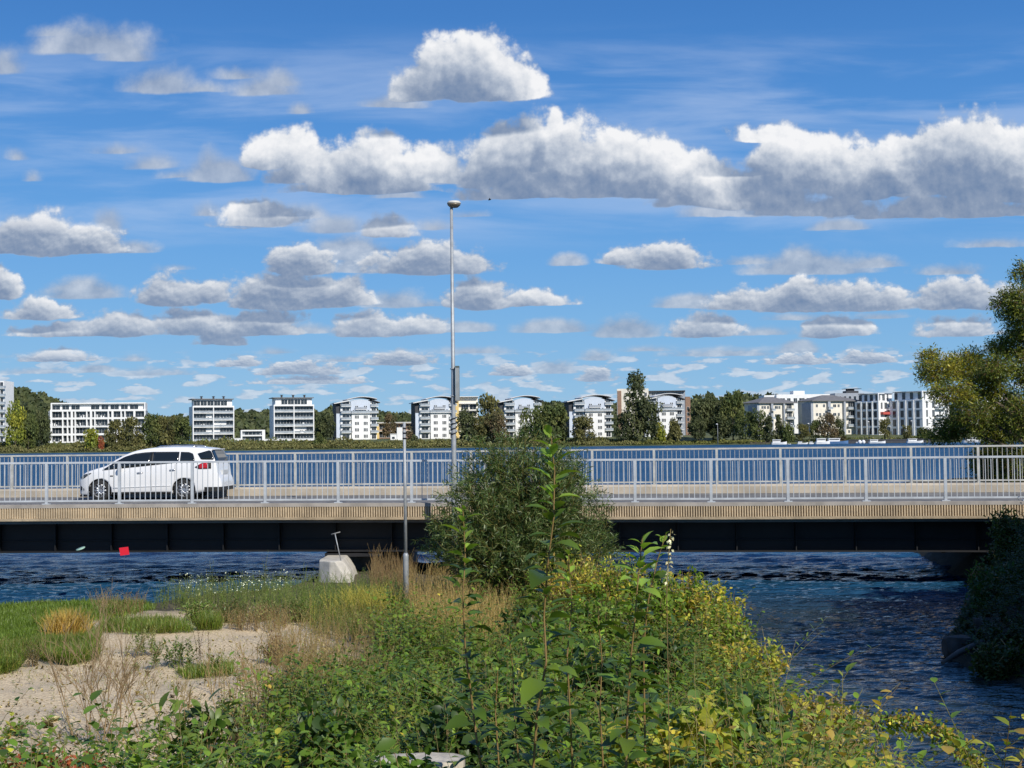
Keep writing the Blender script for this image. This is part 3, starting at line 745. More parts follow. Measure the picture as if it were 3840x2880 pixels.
for a in [
 ('round', 'YG', 20, 95, 1500, 6, 'yellow green tree at the left edge, right of the balcony tower'),
 ('round', 'GG', 75, 140, 1540, 8, 'mid green tree in front of the wooded hill at far left'),
 ('round', 'DG', 125, 190, 1512, 14, 'dark tree touching the left end of the long white apartment block'),
 ('bush', 'YG', 309, 380, 1600, 4, 'bright yellow green bushy tree before the long white apartment block', 'tree'),
 ('bush', 'RD', 368, 394, 1636, 3, 'small rusty red shrub beside the bright yellow green tree', 'shrub'),
 ('round', 'OL', 400, 470, 1568, 6, 'olive tree hiding the middle of the long white block'),
 ('round', 'OL', 452, 538, 1556, 7, 'wide olive tree hiding the right end of the long white block'),
 ('round', 'GG', 530, 604, 1545, 9, 'tall dull green tree just right of the long white block'),
 ('round', 'OL', 590, 668, 1552, 8, 'olive tree midway between the long block and the first tower'),
 ('round', 'GG', 650, 724, 1560, 7, 'low green tree against the first white tower'),
 ('round', 'DG', 1183, 1262, 1534, 24, 'dark tree between the second white tower and the first vaulted roof building'),
 ('bush', 'GG', 1176, 1216, 1618, 5, 'low green bush right below the second white tower', 'shrub'),
 ('round', 'BR', 1436, 1490, 1552, 70, 'brownish bare looking tree behind the yellow terrace building'),
 ('cone', 'BR', 1514, 1560, 1592, 20, 'brown small tree between the yellow building and the second vaulted building'),
 ('bush', 'DG', 1536, 1575, 1628, 8, 'dark bush at the foot of the second vaulted building', 'shrub'),
 ('round', 'DG', 1714, 1800, 1540, 10, 'dark wide tree right of the tall lamp post'),
 ('round', 'OL', 1768, 1880, 1467, 12, 'tallest olive tree between the second and third vaulted buildings'),
 ('round', 'BR', 1825, 1905, 1540, 8, 'brownish tree leaning against the third vaulted building'),
 ('round', 'GG', 1945, 2040, 1522, 9, 'green tree hiding the right half of the third vaulted building'),
 ('round', 'GG', 2020, 2130, 1510, 9, 'broad green tree between the third and fourth vaulted buildings'),
 ('cone', 'DG', 2082, 2130, 1487, 14, 'dark pointed tree rising left of the fourth vaulted building'),
 ('round', 'OL', 2145, 2235, 1554, 7, 'olive tree in front of the fourth vaulted building'),
 ('tall', 'DG', 2334, 2432, 1391, 8, 'very tall dark poplar overtopping every roof on the far shore'),
 ('round', 'DG', 2304, 2372, 1540, 7, 'dark low tree at the left foot of the tall poplar'),
 ('round', 'DG', 2392, 2490, 1496, 8, 'dark round tree at the right foot of the tall poplar'),
 ('bush', 'YG', 2452, 2500, 1585, 5, 'small yellowish tree before the fifth vaulted building', 'tree'),
 ('bush', 'OL', 2500, 2560, 1570, 4, 'olive bush at the waterside below the fifth vaulted building', 'shrub'),
 ('round', 'DG', 2578, 2660, 1492, 10, 'dark tree right of the brick and white building'),
 ('round', 'DG', 2630, 2715, 1488, 14, 'dark tree in the thick wood before the harbour'),
 ('round', 'GG', 2704, 2788, 1456, 12, 'highest tree of the thick wood left of the harbour'),
 ('round', 'DG', 2660, 2740, 1560, 4, 'dark low tree at the water in the thick wood'),
 ('round', 'DG', 2590, 2650, 1570, 4, 'dark low tree at the left water edge of the thick wood'),
 ('round', 'GG', 2760, 2830, 1535, 8, 'green tree at the right end of the thick wood'),
 ('round', 'GG', 2815, 2878, 1532, 9, 'green tree before the first hip roofed building'),
 ('cone', 'DG', 2860, 2905, 1530, 8, 'dark pointed tree before the first hip roofed building'),
 ('cone', 'DG', 2898, 2938, 1524, 8, 'second dark pointed tree before the first hip roofed building'),
 ('bush', 'GG', 2925, 2975, 1580, 6, 'green bush between the pointed trees and the shore lamp', 'shrub'),
 ('round', 'OL', 2985, 3034, 1586, 7, 'small olive tree between the two left harbour lamps'),
 ('round', 'GG', 3036, 3078, 1570, 9, 'small green tree just right of a harbour lamp'),
 ('round', 'BR', 3066, 3138, 1551, 7, 'brownish tree above the boats in front of the second hip roofed building'),
 ('round', 'DG', 3130, 3170, 1566, 9, 'small dark green tree beside the brownish tree at the harbour'),
 ('bush', 'BR', 3100, 3180, 1635, 4, 'reddish brown shrub behind the big motor cruiser', 'shrub'),
 ('round', 'OL', 3295, 3338, 1566, 9, 'olive tree before the white modern building with the red awning'),
 ('round', 'OL', 3382, 3418, 1590, 9, 'small olive tree before the dark glazed modern building'),
 ('bush', 'GG', 3436, 3500, 1600, 8, 'green bush at the right end of the harbour', 'shrub'),
]: far_tree(*a)

# continuous scrub and reeds along the water's edge, and the woods on the hills
def scrub():
    f = Fol(71); rng = f.rng
    for (p0, p1, n, dep, hh, cols, sz) in (
        (-60, 2400, 9000, (1, 5), 2.2, [(.115, .120, .045), (.13, .125, .05), (.085, .095, .038)], .55),
        (-60, 2400, 5000, (9, 18), 2.7, OL+[(.10, .11, .04)], .8), (-60, 1200, 1600, (16, 30), 2.8, GG+OL, .9),
        (2380, 2860, 2400, (1, 7), 1.4, [(.12, .13, .035), (.09, .10, .03)], .5),
        (2700, 3800, 1300, (6, 18), 1.6, GG+OL, .6)):
        px = rng.uniform(p0, p1, n); X = (px-1920)/F*606; d = rng.uniform(*dep, n); Y = far_shore(X) + d
        z0 = far_z(X, Y); hmod = .55 + .45*np.sin(px*.021)*np.sin(px*.0053+1) + .25*np.sin(px*.07)
        h = hh*np.clip(hmod, .25, 1.2)*rng.random(n)
        P = np.stack([X, Y, z0+h], -1)
        c = np.asarray(cols)[rng.integers(0, len(cols), n)]
        f.leaves(P, unit(rng, n)*.7+[0, 0, .8], unit(rng, n)+[0, -.6, .4], sz*1.7, sz, c, vary=.25)
    o = f.build('shoreline_scrub', M['far_leaf']); tag(o, 'green and olive reeds and scrub growing along the far waterline', 'scrub', kind='stuff')
scrub()
def wood_hill(name, pts, Y0, dep, label, seed, cols=DG, n=9000, size=4.2):
    f = Fol(seed); rng = f.rng
    xs = [p[0] for p in pts]; px = rng.uniform(xs[0], xs[-1], n); u = rng.random(n)**1.0
    Y = Y0 + dep*u
    top = np.interp(px, xs, [p[1] for p in pts])
    X = (px-1920)/F*Y
    zt = np.array([at(a, b, Y0+dep*.8).z for a, b in zip(px, top)])
    base = 6.0
    prof = np.clip(u/.8, 0, 1)
    z = base + (zt-base-size*.4)*prof**.6 + rng.normal(0, size*.22, n) + 1.5*np.sin(px*.05+u*9) + 1.2*np.sin(px*.11+u*5)
    P = np.stack([X, Y, z], -1); c = np.asarray(cols)[(((px*.09).astype(int)*7 + (u*6).astype(int)*3) % len(cols))]
    f.leaves(P, unit(rng, n), unit(rng, n)+[0, -.8, .8], size*1.2, size, c, vary=.2)
    o = f.build(name, M['far_leaf']); tag(o, label, 'wood', kind='stuff')
    # solid ground of the hill beneath the trees
    gx = np.linspace(xs[0]-60, xs[-1]+60, 60); gu = np.linspace(-.05, 1.3, 14)
    A, B = np.meshgrid(gx, gu)
    ztg = np.array([[at(a, float(np.interp(a, xs, [p[1] for p in pts])), Y0+dep*.8).z for a in gx]]*len(gu))
    Zg = base - 3 + (ztg-base-size*.9)*np.clip(B/.8, 0, 1)**.6
    Zg = np.where(np.abs(A-(xs[0]+xs[-1])/2) > (xs[-1]-xs[0])/2+20, 0, Zg)
    V = np.stack([(A-1920)/F*(Y0+dep*B), Y0+dep*B, Zg], -1).reshape(-1, 3); i = np.arange(A.size).reshape(A.shape)
    Q = np.stack([i[:-1, :-1], i[:-1, 1:], i[1:, 1:], i[1:, :-1]], -1).reshape(-1, 4)
    h = put('hill', np_mesh('hill', V, Q, M['hill'], smooth=True)); tag(h, kind='structure')
wood_hill('woodland', [(-200, 1440), (10, 1450), (55, 1453), (95, 1460), (130, 1482), (165, 1484), (220, 1502), (300, 1560), (600, 1570)], 1000, 300, 'dark wooded hill rising behind the far left shore', 5, n=7000, size=3.6)
wood_hill('woodland', [(500, 1600), (620, 1572), (860, 1552), (905, 1548), (955, 1542), (1000, 1548), (1190, 1552), (1240, 1534), (1330, 1550), (1440, 1546), (1500, 1556), (1560, 1575), (1700, 1580)], 1100, 350, 'dark wood on the low hill behind the two white towers', 6, n=11000, size=3.8)
wood_hill('woodland', [(1650, 1600), (1900, 1560), (2050, 1512), (2085, 1505), (2140, 1520), (2560, 1500), (2620, 1490), (2700, 1492), (2790, 1480), (2870, 1484), (2960, 1500), (3700, 1530)], 950, 300, 'distant wood behind the vaulted roof buildings and hip roofs', 7, n=11000, size=3.4)
# ------------------------------------------------------------------ buildings on the far shore
M['render'] = mat('white_render', (.82, .82, .80), .8, var=.05, vscale=.4)
M['render_blue'] = mat('pale_blue_grey_panel', (.56, .62, .70), .6, var=.05, vscale=.5)
M['cream'] = mat('cream_render', (.78, .73, .62), .85, var=.08, vscale=.4)
M['yellow'] = mat('yellow_render', (.80, .60, .24), .85, var=.06, vscale=.4)
M['brick'] = mat('red_brick', (.30, .19, .13), .9, var=.15, vscale=2)
M['charcoal'] = mat('charcoal_cladding', (.045, .048, .055), .7, var=.15, vscale=1)
M['grey_clad'] = mat('grey_cladding', (.33, .36, .40), .7, var=.1, vscale=1)
M['glass'] = mat('window_glass', (.035, .045, .055), .12, spec=.6, var=.4, vscale=.6)
M['roofgrey'] = mat('grey_roof', (.17, .165, .165), .8, var=.12, vscale=.6)
M['roofwhite'] = mat('light_roof_edge', (.74, .74, .72), .6)
M['balcony_glass'] = mat('frosted_balcony_front', (.33, .37, .40), .25, var=.2, vscale=.8)
M['awning_red'] = mat('red_awning', (.5, .09, .07), .8)
_cache = {}
def boxdata(name, m, w, d, h):
    k = (name, m, round(w, 2), round(d, 2), round(h, 2))
    if k not in _cache: _cache[k] = MB().box(-w/2, w/2, -d, 0, 0, h).data(name, M[m])
    return _cache[k]
def win(root, x, z, w, h, y=0.0, name='window', m='glass', panes=2):
    """glazed opening: glass with a raised frame and mullions, standing 3 cm off the wall plane at y"""
    k = (name, round(w, 2), round(h, 2), m, panes)
    if k not in _cache:
        b = MB(); b.box(-w/2, w/2, -.03, .05, 0, h); g = b.data(name, M[m])
        f = MB(); t = .07
        f.box(-w/2-t, -w/2, -.08, .05, -t, h+t); f.box(w/2, w/2+t, -.08, .05, -t, h+t); f.box(-w/2, w/2, -.08, .05, h, h+t); f.box(-w/2, w/2, -.08, .05, -t, 0)
        for i in range(1, panes): f.box(-w/2+w*i/panes-.04, -w/2+w*i/panes+.04, -.07, -.0301, 0, h)
        _cache[k] = (g, f.data('frame', M['roofwhite']))
    g, f = _cache[k]
    o = put(name, g, root, (x, y, z)); put('frame', f, o); return o
def balcony(root, x, z, w, d=1.4, y=0.0, rail=True, m='render', front='balcony_glass'):
    b = MB(); b.box(-w/2, w/2, -d, 0, -.22, 0)
    o = put('balcony', b.data('balcony', M[m]), root, (x, y, z))
    if rail:
        f = MB(); f.box(-w/2+.03, w/2-.03, -d+.02, -d+.07, .02, 1.0); f.box(-w/2+.03, -w/2+.07, -d+.08, -.01, .02, 1.0); f.box(w/2-.07, w/2-.03, -d+.08, -.01, .02, 1.0)
        put('balcony_front', f.data('balcony_front', M[front]), o)
    return o
def clutter(root, seed, x, y, z, k=3):
    """plant pots, chairs and blinds on a balcony read as light and dark specks"""
    r = random.Random(seed)
    b = MB()
    for i in range(k):
        u = x + r.uniform(-1, 1)*2.6; w = r.uniform(.2, .5); b.box(u, u+w, y-.9, y-.5, z+.01, z+r.uniform(.7, 1.5))
    return b
def place(px, Y, label, yaw=0.0, name='apartment_building', group=None, z=None):
    X = at(px, 1640, Y).x
    z0 = float(far_z(np.array([X]), np.array([Y]))[0]) if z is None else z
    return empty(name, (X, Y, z0), math.radians(yaw), label, 'building', group), z0
def height(px, py, Y, z0): return at(px, py, Y).z - z0

def tower(px0, px1, pytop, Y, yaw, label, seed, dep=12.5):
    root, z0 = place(px0, Y, label, yaw, 'apartment_tower', 'white balcony towers'); r = random.Random(seed)
    W = (px1-px0)/F*Y/math.cos(math.radians(yaw))*1.01; H = height((px0+px1)/2, pytop, Y, z0)
    n = 5; hp = H*.17; hb = H - hp; fl = hb/n
    MB().box(0, W, 1.8, dep, -1, hb-.3).build('wall', M['render'], root)
    b = MB()                                       # frame of side walls, divider and slabs
    b.box(0, .45, 0, 1.799, 0, hb); b.box(W-.45, W, 0, 1.799, 0, hb); b.box(W/2-.22, W/2+.22, 0, 1.799, 0, hb-.5)
    for i in range(n+1):
        z = i*fl
        if i < n: b.box(.451, W/2-.221, .002, 1.799, z-.26, z+.05); b.box(W/2+.221, W-.451, .002, 1.799, z-.26, z+.05)
        else: b.box(.451, W-.451, .002, 1.799, z-.75, z)
    b.build('frame', M['render'], root)
    for i in range(n):
        for s in (0, 1):
            xa = .6 if s == 0 else W/2+.35; xb = W/2-.35 if s == 0 else W-.6; w = (xb-xa)/3
            for k in range(3):
                if r.random() < .16: continue
                win(root, xa+w*(k+.5), i*fl+.12, w-.12, fl-.62, 1.799, panes=2)
            f = MB(); f.box(xa-.1, xb+.1, .05, .09, i*fl+.12, i*fl+1.02); f.build('balcony_front', M['balcony_glass'], root)
            c = clutter(root, seed+i*3+s, (xa+xb)/2, 1.5, i*fl+.06, 4); c.build('balcony_furniture', M['charcoal' if r.random() < .5 else 'render'], root)
    b = MB(); b.box(1.2, W-.6, 2.4, dep-.6, hb-.299, H-.35); b.build('penthouse', M['render'], root)
    for k in range(5):
        if r.random() < .8: win(root, 2.3+k*(W-3.6)/5, hb+.2, (W-4)/5-.2, hp-1.2, 2.399)
    MB().box(-.3, W+.1, .9, dep+.4, H-.349, H).build('roof', M['roofgrey'], root)
    for k in range(3):
        x = W*(.25+.27*k)+r.uniform(-.5, .5); MB().tube([(x, 5, H), (x, 5, H+1.1)], .45, 10).box(x-.7, x+.7, 4.4, 5.6, H+1.1, H+1.3).build('chimney', M['charcoal'], root)
    return root
tower(723, 866, 1494, 655, 21, 'white six storey tower with full width balconies, nearer the long block', 11)
tower(1027, 1170, 1489, 655, 19, 'white six storey tower with balconies and an open parasol on its lowest floor', 23)

# parasol on the lowest balcony of the second tower
_p = at(1131, 1623, 654.3)
_o = empty('parasol', (_p.x, _p.y, _p.z-2.0), label='small white parasol on the lowest right balcony of the second tower', cat='parasol')
MB().lathe([(1.35, 2.0), (.9, 2.3), (.05, 2.55)], 12).build('canopy', M['roofwhite'], _o); MB().tube([(0, 0, 0), (0, 0, 2.2)], .03, 6).build('pole', M['galv'], _o)

def long_block():
    Y = 650; yaw = 10
    root, z0 = place(187, Y, 'long white five storey block with bold square window bays and white penthouse floor', yaw)
    W = (530-187)/F*Y/math.cos(math.radians(yaw)); H = height(350, 1509, Y, z0); n = 5; fl = H/n; dep = 13
    r = random.Random(4)
    MB().box(-.9, W, 1.6, dep, -1, H-fl-.1).build('wall', M['grey_clad'], root)
    MB().box(.3, W-.2, 2.0, dep-.5, H-fl-.099, H-.1).box(.301, W, .3, 1.999, H-.55, H).box(.3, .9, .3, 1.999, H-fl, H-.551).box(W-.7, W-.2, .3, 1.999, H-fl, H-.551).build('penthouse', M['render'], root)
    for k in range(9):
        if k in (3,): continue
        win(root, 2.4+k*(W-3.4)/9, H-fl+.35, (W-4)/9-(1.3 if k % 2 else .6), fl-1.5, 1.999)
    b = MB()
    for i in range(0, n):
        z = i*fl; b.box(0, W, 0, 1.599, z-.35, z+(.55 if i in (1, 3, 4) else .15))
    b.box(0, W, -.02, 1.599, -.1, .5)
    cols = [0, .125, .175, .215, .255, .375, .415, .46, .60, .64, .735, .775, .87, .985]
    for i in range(n-1):
        for k, c in enumerate(cols):
            if i == 1 and k in (5, 9): continue
            x = c*W; ww = .55 if k % 3 else .95; b.box(x, x+ww, .01, 1.598, i*fl+.151, (i+1)*fl-.351)
    b.build('frame', M['render'], root)
    for i in range(n-1):
        for k in range(len(cols)-1):
            xa, xb = cols[k]*W+.6, cols[k+1]*W-.1
            if xb-xa < .8: continue
            win(root, (xa+xb)/2, i*fl+.6, xb-xa-.2, fl-1.2, 1.599, panes=max(1, int((xb-xa)/1.3)))
            if xb-xa > 3: clutter(root, i*20+k, (xa+xb)/2, 1.2, i*fl+.4, 3).build('balcony_furniture', M['render' if r.random() < .6 else 'charcoal'], root)
    MB().box(-.2, W*.9, -.3, 0, -2.2, -.12).build('basement_wall', M['grey_clad'], root)
long_block()

def left_tower():
    Y = 632; root, z0 = place(-135, Y, 'partly seen white high block with rounded balconies at the left edge', 0, 'apartment_tower')
    W = (10+135)/F*Y; H = height(0, 1428, Y, z0)
    MB().box(0, W, 1.5, 14, -1, H).build('wall', M['render'], root)
    n = 8; fl = H/n
    for i in range(n):
        balcony(root, W-3, i*fl+.3, 7.6, 1.6, 1.499); win(root, W-1.5, i*fl+.4, 2.2, fl-1, 1.499); win(root, W-4.4, i*fl+.4, 2.4, fl-1, 1.499)
    MB().box(W-3.2, W-1.4, -.3, 1.498, 0.6, H*.86).build('screen_wall', M['roofwhite'], root)
left_tower()

def vaulted(px0, px1, pytop, Y, yaw, label, seed):
    root, z0 = place(px0, Y, label, yaw, 'apartment_building', 'white buildings with vaulted roofs'); r = random.Random(seed)
    W = (px1-px0)/F*Y/math.cos(math.radians(yaw)); H = height((px0+px1)/2, pytop, Y, z0); dep = 13
    n = 6; fl = (H-1.6)/n
    a, b_, c = .10*W, .36*W, .80*W                   # wing | centre | wing
    hw = H-2.6                                       # wing eaves
    MB().box(.0, W*.97, 2.0, dep, -1, hw).build('wall', M['charcoal'], root)
    MB().box(a, b_-.3, 1.0, 1.999, 0, hw-.2).build('wing_wall', M['render'], root); MB().box(c+.3, W*.97, 1.0, 1.999, 0, hw-.4).build('wing_wall', M['render'], root)
    # centre, white below and pale blue above under the vault
    h1 = H*.62
    MB().box(b_, c, 0, 1.998, -1, h1).build('centre_wall', M['render'], root)
    prof = [(b_-.4, h1+.001), (c+.3, h1+.001)]
    arc = []
    for k in range(13):
        u = k/12; arc.append((b_-.4 + (c-b_+.7)*u, hw+.3 + 1.7*math.sin(math.pi*(.12+.76*u)) - .6))
    MB().prism(prof + arc[::-1], .35, 1.9).build('attic_wall', M['render_blue'], root)
    # vaulted roof, dark soffit line and light top
    arcw = []
    for k in range(15):
        u = k/14; arcw.append((b_-2.2 + (c-b_+5.6)*u, H-1.9 + 1.9*math.sin(math.pi*(.10+.74*u))))
    lower = [(x, z-.42) for x, z in arcw]; upper = arcw
    MB().prism(lower + [(x, z-.12) for x, z in upper][::-1], -.35, dep).build('vaulted_roof', M['charcoal'], root)
    MB().prism([(x, z-.119) for x, z in upper] + [(x, z+.12) for x, z in upper][::-1], -.30, dep+.1).build('roof_covering', M['roofwhite'], root)
    # lower wing roofs sloping down outwards
    MB().prism([(-1.2, hw-.75), (b_-1.0, hw+.55), (b_-1.0, hw+.95), (-1.2, hw-.35)], -.2, dep-1).build('wing_roof', M['roofwhite'], root)
    MB().prism([(c+1.2, hw+.9), (W+1.0, hw-.5), (W+1.0, hw-.1), (c+1.2, hw+1.3)], .2, dep-1).build('wing_roof', M['charcoal'], root)
    for i in range(4):
        z = .35 + i*(h1-.4)/4
        for s in (.28, .76):
            xc = b_+(c-b_)*s
            for k in (-1, 0, 1): win(root, xc+k*.68, z+.5, .46, 1.45, 0.0, panes=1)
    for s in (.28, .76):
        for k in (-.4, .4): win(root, b_+(c-b_)*s+k, h1+1.9, .5, 1.5, .349, panes=1)
    for k in range(6): win(root, b_+.9+k*(c-b_-1.6)/5, h1+.1, .55, 1.35, .349, panes=1)
    balcony(root, (b_+c)/2, h1+.02, c-b_+.6, 1.0, -.001)
    balcony(root, (b_+c)/2, h1+1.72, (c-b_)*.62, .9, .34, front='grey_clad')
    for i in range(n):
        z = i*fl
        win(root, (a+b_)/2, z+.35, (b_-a)*.62, fl-.9, .999); win(root, (c+W)/2, z+.35, (W-c)*.5, fl-.9, .999)
        if i:
            balcony(root, (a+b_)/2, z+.2, (b_-a)*.92, 1.3, .99); balcony(root, (c+W)/2+.2, z+.2, (W-c)*.95, 1.3, .99)
            if i % 2: clutter(root, seed+i, (a+b_)/2, .9, z+.25, 2).build('balcony_furniture', M['charcoal'], root)
    for i in range(4): win(root, .55*a, i*fl*1.05+.6, .5, 1.4, 1.999, panes=1)
    MB().box(.1, a-.1, 1.7, 1.998, -.5, h1-.2).build('corner_panel', M['render_blue'], root)
    return root
vaulted(1263, 1415, 1487, 655, 16, 'white building with vaulted dark edged roof, standing right of the second tower', 1)
vaulted(1560, 1712, 1485, 655, 14, 'white vaulted roof building half hidden behind the tall lamp post', 2)
vaulted(1878, 2032, 1483, 655, 12, 'white vaulted roof building whose lower right is hidden by green trees', 3)
vaulted(2138, 2302, 1480, 652, 10, 'white vaulted roof building just left of the tall poplar', 4)
vaulted(2420, 2568, 1475, 652, 8, 'white vaulted roof building just right of the tall poplar', 5)

def small_ones():
    # pavilion between the towers
    Y = 645; root, z0 = place(903, Y, 'small two storey white box pavilion between the two towers', 14, 'pavilion')
    W = 90/F*Y; H = height(950, 1612, Y, z0)
    MB().box(0, W, 1.4, 8, -1, H-.3).build('wall', M['grey_clad'], root)
    MB().box(0, W, 0, 1.399, H-.6, H).box(0, .7, 0, 1.399, 0, H-.601).box(W-1.4, W, 0, 1.399, 0, H-.601).box(.701, W-1.401, .01, 1.398, H*.42, H*.52).build('frame', M['render'], root)
    win(root, W*.48, H*.55, W*.62, H*.30, 1.399, panes=4); win(root, W*.48, .1, W*.55, H*.36, 1.399, panes=3)
    for (p0, p1, yt, yb, Yw, lab) in ((868, 903, 1644, 1653, 640, 'short low white garden wall left of the pavilion'), (993, 1175, 1646, 1653, 640, 'low white terrace wall under the second tower'), (985, 1130, 1659, 1669, 622, 'long low white wall in the scrub in front of the pavilion')):
        a = at(p0, yb, Yw); b = at(p1, yb, Yw); zt = at((p0+p1)/2, yt, Yw).z
        z0 = float(far_z(np.array([a.x]), np.array([Yw]))[0])
        o = MB().box(0, b.x-a.x, 0, .4, -.5, zt-z0).box(-.1, b.x-a.x+.1, -.06, .46, zt-z0+.002, zt-z0+.12).build('garden_wall', M['render'], None, (a.x, Yw, z0)); tag(o, lab, 'wall')
    # yellow terrace building, low, with white annex
    Y = 690; root, z0 = place(1411, Y, 'low yellow building with open terraces between the first two vaulted buildings', 8)
    W = 150/F*Y; H = height(1480, 1585, Y, z0)
    MB().box(0, W, 2, 12, -1, H-.3).build('wall', M['brick'], root)
    MB().box(0, 1.4, 0, 1.999, 0, H-.4).build('corner_pier', M['yellow'], root)
    for i in range(1, 3):
        MB().box(1.401, W, 0, 1.999, H*i/2-.35, H*i/2).build('terrace_slab', M['cream'], root)
    for k in range(5):
        for i in range(2): win(root, 3+k*3.4, .6+i*H/2, 2.4, H*.32, 1.999)
    MB().box(-.2, W+.2, -.2, 12.2, H+.001, H+.3).build('roof', M['roofwhite'], root)
    Y = 640; root, z0 = place(1464, Y, 'small white stepped hut in front of the yellow terrace building', 6, 'hut')
    W = 45/F*Y; H = height(1490, 1603, Y, z0)
    MB().box(W*.55, W, 0, 4, -1, H).box(0, W*.549, .3, 4, -1, H*.45).build('wall', M['render'], root)
    MB().box(-.2, W*.548, .1, 4.2, H*.451, H*.50).build('roof', M['roofwhite'], root); win(root, W*.25, .5, 1.2, 1.0, .299, panes=1)
    # yellow balcony building behind the lamp post
    Y = 675; root, z0 = place(1706, Y, 'yellow and white balcony building between lamp post and tallest olive tree', 4)
    W = 88/F*Y; H = height(1750, 1486, Y, z0)
    MB().box(0, W, 2, 12, -1, H-.3).build('wall', M['cream'], root)
    MB().box(0, 2.0, 0, 1.999, 0, H-.6).build('corner_pier', M['yellow'], root)
    for i in range(1, 6):
        MB().box(2.001, W+.3, 0, 1.998, i*H/6-.25, i*H/6).build('balcony', M['roofwhite'], root)
        win(root, 5, (i-1)*H/6+.4, 3.4, H/6-1, 1.999, panes=3); win(root, 9, (i-1)*H/6+.4, 3.0, H/6-1, 1.999)
    MB().box(-.3, W+.3, -.3, 12.2, H-.299, H).build('roof', M['roofwhite'], root)
    # brick building behind the poplar and its long dark flat roof
    Y = 700; root, z0 = place(2316, Y, 'tall brick and concrete building mostly hidden behind the tall poplar', -4)
    W = 118/F*Y; H = height(2330, 1458, Y, z0)
    MB().box(0, W, 0, 12, -1, H).build('wall', M['cream'], root)
    MB().box(.3, 2.2, -.25, -.001, 2, H-1).build('brick_panel', M['brick'], root)
    for i in range(6): win(root, 5.4, 1+i*H/6.3, 1.6, 1.8, 0); win(root, W-1.5, 1+i*H/6.3, 1.2, 1.8, 0)
    Y = 705; root, z0 = place(2430, Y, 'building with wide dark flat roof rising behind the fifth vaulted roof', -3)
    W = 160/F*Y; H = height(2500, 1465, Y, z0)
    MB().box(.8, W-2.5, 0, 12, -1, H-.5).build('wall', M['grey_clad'], root)
    MB().box(W-2.499, W, -.3, 12, -1, H-3.2).build('brick_wing', M['brick'], root)
    for k in range(7): win(root, 3+k*2.2, H-2.6, 1.5, 1.3, 0)
    for i in range(5): win(root, W-1.25, 1.5+i*2.8, 1.0, 1.6, -.3, panes=1)
    MB().box(-.6, W-2.6, -1.4, 12.6, H-.499, H).build('roof', M['charcoal'], root)
small_ones()

def hip_house(px0, px1, pyr, pye, Y, yaw, label, seed, slabs=()):
    root, z0 = place(px0, Y, label, yaw, 'apartment_building', 'cream buildings with hipped roofs'); r = random.Random(seed)
    W = (px1-px0)/F*Y/math.cos(math.radians(yaw)); He = height((px0+px1)/2, pye, Y, z0); Hr = height((px0+px1)/2, pyr, Y, z0); dep = 13
    MB().box(0, W, 0, dep, -1, He).build('wall', M['cream'], root)
    b = MB(); o = 1.3; V = [(-o, -o, He), (W+o, -o, He), (W+o, dep+o, He), (-o, dep+o, He), (W*.38, dep/2, Hr), (W*.62, dep/2, Hr)]
    b.V = V; b.Fc = [(0, 1, 5, 4), (1, 2, 5), (2, 3, 4, 5), (3, 0, 4), (0, 3, 2, 1)]; b.S = [False]*5
    b.build('roof', M['roofgrey'], root)
    MB().box(-o-.05, W+o+.05, -o-.05, -o-.001, He-.35, He+.05).build('eaves_board', M['roofgrey'], root)
    MB().box(-o-.001, 0-.001, 0, dep*.6, 0, He-1.2).box(W*.30, W*.36, -1.2, -.001, 0, He-.5).box(W*.66, W*.70, -1.2, -.001, 0, He-.5).build('dark_bay', M['grey_clad'], root)
    n = 4; fl = He/n
    for i in range(n):
        z = i*fl+.7
        for u in (.06, .13, .22, .46, .55, .78):
            if r.random() < .9: win(root, W*u+.5, z+.3, 1.1 if u != .46 else 1.7, 1.35, 0)
        if i: balcony(root, W*.86, i*fl+.1, W*.22, 1.6, -.001); win(root, W*.86, i*fl+.3, W*.14, fl-1.0, 0, panes=3)
        if i > 1: balcony(root, W*.33, i*fl+.1, W*.10, 1.4, -1.2)
    return root
hip_house(2850, 2992, 1486, 1509, 668, 24, 'cream building with grey hipped roof behind the dark pointed trees', 3)
hip_house(3052, 3236, 1479, 1501, 665, 22, 'wider cream building with grey hipped roof and corner balconies by the harbour', 8)

